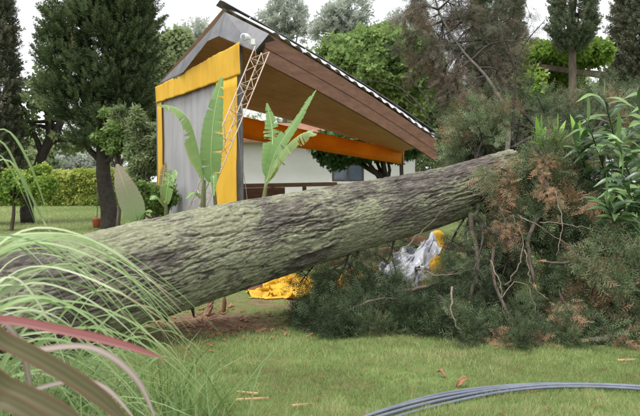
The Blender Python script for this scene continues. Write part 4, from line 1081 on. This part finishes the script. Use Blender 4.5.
# ---------------------------------------------------------------- ornamental grass, left foreground
og = thing('ornamental_grass', 'large clump of arching green and cream grass blades in the left foreground', 'grass clump')
ar = random.Random(31)
def blade(pts, w, tint, up=None):
    c = relax(curve(pts, 30), 14); wv = ar.uniform(.8,1.25); wid = [1.35*wv*w*min(1, .55+1.5*i/29)*(1-(i/29)**2.2)+.0006 for i in range(30)]
    k = MB(); k.leaf(c, wid, up or Vector((ar.gauss(0,.4),-.6,1)),   .35, tint=tint, cols=1)
    dry = ar.uniform(.8,.97) if ar.random() < .3 else 2
    k.tint = [min(1, max(0, t_+.10*noise.noise(Vector((i_*.12,w*900,tint*20))))) if i_/len(k.tint) < dry else .99 for i_, t_ in enumerate(k.tint)]
    return k
base = Vector((-2.05,3.7,0))
keyed = [([(-70,430),(-10,330),(40,222),(0,0)],0),]
arcs = [  # pixel arcs seen in the photograph: (points), depth, width, tint
    ([(-60,330),(0,224),(70,228),(135,262),(188,318)],3.2,.009,.80), ([(-70,340),(-10,240),(60,243),(120,268),(172,312)],3.1,.008,.72),
    ([(-60,380),(0,262),(60,268),(120,290),(178,330)],3.0,.010,.90), ([(-60,390),(0,276),(60,286),(110,310),(150,352)],2.9,.008,.86),
    ([(-50,390),(-5,258),(30,290),(55,330),(70,380)],2.8,.007,.88), ([(-60,250),(-10,112),(18,140),(40,185),(52,232)],3.6,.009,.55),
    ([(-60,260),(-12,122),(10,152),(30,200),(44,250)],3.7,.008,.48), ([(-60,270),(-5,135),(25,180),(45,230),(75,262)],3.7,.008,.5),
    ([(-60,240),(-14,140),(8,162),(28,205),(36,225)],3.9,.007,.6), ([(-60,300),(0,238),(30,236),(75,250),(130,300)],3.3,.007,.6),
    ([(-50,400),(10,300),(90,300),(150,330),(205,390)],3.2,.007,.6), ([(-40,400),(20,262),(90,262),(150,300),(210,372)],3.3,.006,.55),
    ([(-40,420),(40,330),(100,325),(160,350),(220,412)],3.3,.007,.45), ([(0,430),(60,300),(110,285),(150,310),(182,360)],3.4,.006,.5),
    ([(10,430),(70,320),(120,310),(165,345),(196,410)],3.4,.007,.4), ([(40,430),(90,330),(130,300),(165,312),(185,340)],3.5,.006,.45),
    ([(60,440),(105,350),(140,330),(175,360),(200,420)],3.5,.007,.5), ([(80,440),(120,345),(150,315),(180,330),(215,385)],3.6,.006,.42),
    ([(30,440),(60,345),(90,290),(130,270),(170,290)],3.5,.006,.62), ([(-30,430),(20,320),(70,300),(115,330),(140,390)],3.1,.007,.65),
    ([(100,440),(140,370),(165,350),(185,372),(200,416)],3.7,.006,.4), ([(-20,300),(10,255),(45,252),(100,268),(148,300)],3.5,.006,.82)]
for pts, Y, w, ti in arcs:
    n = len(pts); c = []
    for i, p in enumerate(pts): c.append(P(p[0],p[1],Y+(-.12+.30*i/(n-1))))
    root = Vector((base.x+ar.gauss(0,.12)+max(0,(pts[0][0]+60))*.006, base.y-.3+ar.gauss(0,.12), -.02))
    blade([root, root.lerp(c[0],.6)+Vector((0,0,.06))]+c, w, ti).build('blade', M['blade'], og, True)
for q in range(50):
    y0 = ar.uniform(250,440); xp = ar.uniform(-15,75); yp = max(230, y0-ar.uniform(40,150)+xp*.25); ex = min(222, xp+ar.uniform(60,165)); drop = ar.uniform(50,150)*(ex-xp)/130
    Y = ar.uniform(2.75,3.7); pts = [(-75+ar.gauss(0,18)+max(0,y0-350)*.6,y0),((xp-70)*.55,yp+(y0-yp)*.30),(xp,yp),(xp+(ex-xp)*.5,yp+drop*.27),(ex,yp+drop)]
    c = [P(a_,b2,Y-.1+.25*i_/4) for i_, (a_,b2) in enumerate(pts)]
    root = Vector((min(c[0].x,-1.2)-.12+ar.gauss(0,.12), Y+.1+ar.gauss(0,.1), -.02))
    for p in c: p.z = max(p.z, .03)
    blade([root, root.lerp(c[0],.6)+Vector((0,0,.05))]+c, ar.uniform(.0045,.0085), min(.93,max(.05,ar.gauss(.5,.22)))).build('blade', M['blade'], og, True)
k = MB()
for q in range(330):
    an = ar.gauss(-.1,.7); L = ar.uniform(.4,1.05); out = ar.uniform(.3,.8)*L; hgt = L*ar.uniform(.4,.8)
    rt = base+Vector((ar.gauss(.25,.30),ar.gauss(-.05,.28),-.02)); d = Vector((math.cos(an)*.9+.2,math.sin(an),0))
    c = relax(curve([rt, rt+d*out*.25+Vector((0,0,hgt*.7)), rt+d*out*.65+Vector((0,0,hgt)), rt+d*out*1.1+Vector((0,0,hgt*ar.uniform(.4,.85)))], 12), 3)
    k.leaf(c, [.0046*(1-(i/11)**2)+.0005 for i in range(12)], Vector((ar.gauss(0,.4),-.6,1)), .3, tint=min(.9,max(0,ar.gauss(.36,.2))), cols=1)
tag(k.build('blade_mass', M['blade'], og, True), kind='stuff')
# thin grass stand right of the clump
tg = thing('grass_tuft', 'thin upright green grass tuft right of the big grass clump', 'grass clump')
k = MB()
for q in range(120):
    c0 = P(ar.uniform(120,225), 416, 4.1); rt = Vector((c0.x+ar.gauss(0,.05), 4.2+ar.gauss(0,.2), -.02)); L = ar.uniform(.18,.62); d = Vector((ar.gauss(.1,.35),ar.gauss(0,.3),1)).normalized()
    c = curve([rt, rt+d*L*.6, rt+d*L+Vector((ar.gauss(.06,.06),0,-.03))], 8); k.leaf(c, [.0042*(1-(i/7)**2)+.0004 for i in range(8)], Vector((ar.gauss(0,.5),-1,.3)), .3, tint=min(.8,max(0,ar.gauss(.38,.15))), cols=1)
tag(k.build('blade_mass', M['blade'], tg, True), kind='stuff')

# red and olive strap-leaved plant in the near corner
cd = thing('cordyline_plant', 'strap-leaved plant with one red and several olive leaves, nearest corner', 'plant')
cb = P(-75,470,1.85); gb = Vector((cb.x-.05, cb.y, -.03))
k = MB(); k.tube(curve([gb,(gb+cb)/2+Vector((.03,0,0)),cb],8),[.03-.001*i for i in range(8)],9); k.build('stem', M['bark_br'], cd, True)
def strap(pts, Y, w, mat, up, fold=.25, tip=.05, lab=None):
    c = curve([cb]+[P(a,b,Y+dy) for a,b,dy in pts], 26)
    wid = [w*min(1,.4+2.2*i/25)*max(tip*.4,1-max(0,(i/25-.72)/.28)**2) for i in range(26)]
    k = MB(); k.leaf(c, wid, up, fold, tint='across', cols=6); o = k.build('leaf', M[mat], cd, True)
    if lab: o['label'] = lab
strap([(-40,330,0),(0,321,.05),(60,331,.1),(120,345,.15),(168,360,.2)],1.85,.0165,'red',Vector((0,-.75,1)),.35,lab='long pinkish red leaf pointing right')
strap([(-40,325,0),(5,342,.02),(55,368,.04),(100,398,.06),(135,430,.08)],1.75,.024,'olive',Vector((.3,-1,.9)),.2,lab='broad olive leaf drooping to the right')
strap([(-40,370,0),(10,388,.0),(60,412,.0),(100,440,.0)],1.6,.022,'olive',Vector((.1,-1,.8)),.2)
strap([(-30,350,0),(20,352,.1),(90,348,.25),(135,378,.3),(160,430,.3)],1.9,.012,'mauve',Vector((.2,-.8,1)),.3)
strap([(-20,420,0),(20,396,.1),(70,382,.2),(105,388,.25),(140,425,.25)],1.9,.010,'mauve',Vector((0,-.6,1)),.3)
strap([(-40,398,0),(0,400,.0),(40,420,.0),(70,445,.0)],1.5,.018,'olive',Vector((.1,-1,.8)),.2)
strap([(-50,330,0),(-5,318,.1),(20,345,.15),(32,400,.2),(36,440,.2)],1.95,.009,'mauve',Vector((.4,-.8,.6)),.3)

# ---------------------------------------------------------------- hoses on the grass
hl = ['grey plastic hose on the lawn, the one farthest back of the bundle', 'grey plastic hose on the lawn, second from the back of the bundle', 'grey plastic hose on the lawn, third from the back of the bundle', 'grey plastic hose on the lawn, the one nearest the camera']
for q in range(4):
    off = -.034*q; pts = []
    for x, y in ((300,447),(345,429),(385,414.5),(440,399.5),(500,390.5),(560,386.5),(640,390),(720,402),(800,424)):
        p = P(x, y, 1); Yg = CAM_Z/(CAM_Z-p.z); v = P(x, y, Yg)
        pts.append(Vector((v.x, v.y+off*(1.5 if x < 450 else 1.0)+.012*math.sin(x*.02+q*2), .024+.010*math.sin(x*.017+q*1.3)+(.012 if q in (1,2) else 0))))
    k = MB(); k.tube(curve(pts,70),.011,10)
    tag(k.build('hose', M['hose'], None, True), hl[q], 'hose', 'bundle of grey hoses on the lawn')

# ---------------------------------------------------------------- litter
def ground_at(x, y):
    p = P(x,y,1); return P(x, y, CAM_Z/(CAM_Z-p.z))
def dead_leaf(x, y, s, lb, nm='dead_leaf', mat='deadleaf', rz=0., stand=.4):
    g = ground_at(x,y); d = Vector((math.cos(rz),math.sin(rz)*.6,stand)).normalized()
    c = curve([g+Vector((0,0,.008)), g+d*s*.5+Vector((0,0,.03)), g+d*s], 8)
    k = MB(); k.leaf(c,[s*.2*max(.06,math.sin(math.pi*(i/7*.92+.05)))*(1+.35*math.sin(i*2.3+x)) for i in range(8)],Vector((.5,-.5,1)),1.1)
    k.tube([g+Vector((0,0,.006)),g-d*s*.3*Vector((1,1,0)).length*.5+Vector((0,0,.012))],.002,5)
    o = k.build(nm, M[mat], None, True); o.modifiers.new('t','SOLIDIFY').thickness = .002
    return tag(o, lb, 'leaf', 'dead leaves on the lawn')
dead_leaf(456,388,.11,'curled brown dead leaf on the lawn behind the hoses',rz=.4)
dead_leaf(445,379,.08,'small dead leaf left of the curled brown leaf',rz=2.2)
dead_leaf(571,318,.12,'orange brown dead sprig leaf low in the crown',stand=.9)
for x, y, L, an, lb in ((236,402,.22,.1,'pale split wood chip on the lawn near the grass clump'),(258,396,.16,2.7,'short pale wood chip crossing behind the split chip'),(292,408,.14,.35,'narrow wood chip on the lawn left of the hoses'),(411,402,.10,1.3,'upright pale splinter standing beside the hoses'),(618,362,.15,.1,'pale splinter on the lawn at the right under the crown')):
    g = ground_at(x,y); d = Vector((math.cos(an),math.sin(an)*.5,.06 if an != 1.3 else 1.2)).normalized(); k = MB()
    c0 = g+Vector((0,0,.012)); k.hexa([c0-Vector((0,.008,.006)),c0+d*L-Vector((0,.002,.004)),c0+d*L+Vector((0,.004,-.003)),c0+Vector((0,.012,-.006)),c0+Vector((0,-.006,.006)),c0+d*L*.93+Vector((0,-.002,.005)),c0+d*L*.97+Vector((0,.003,.004)),c0+Vector((0,.01,.009))])
    tag(k.build('wood_chip', M['chip']), lb, 'wood chip', 'wood chips on the lawn')
k = MB()
for q in range(1500):
    y = 4.2+ar.random()**1.4*4.2; x = ar.uniform(-.48,.55)*y
    if ar.random() > .45+soil_amount(x,y): continue
    L = ar.uniform(.02,.09); an = ar.uniform(0,6.28); d = Vector((math.cos(an),math.sin(an),ar.uniform(0,.25)))
    s = Vector((x,y,.018)); k.tube([s,s+d*L*.5+Vector((0,0,.004)),s+d*L],[.0022,.002,.001],4)
for q in range(260):
    x, y = ar.gauss(-1.05,.5), ar.gauss(7.0,.45); L = ar.uniform(.02,.09); an = ar.uniform(0,3.14)
    d = Vector((math.cos(an),math.sin(an),ar.uniform(-.1,.35))); s_ = Vector((x,y,.012)); k.beam(s_, s_+d*L, L*ar.uniform(.15,.4), .008)
tag(k.build('twig_litter', M['deadleaf']), 'scattered dry twigs and needles strewn over the lawn', 'twigs', kind='stuff')
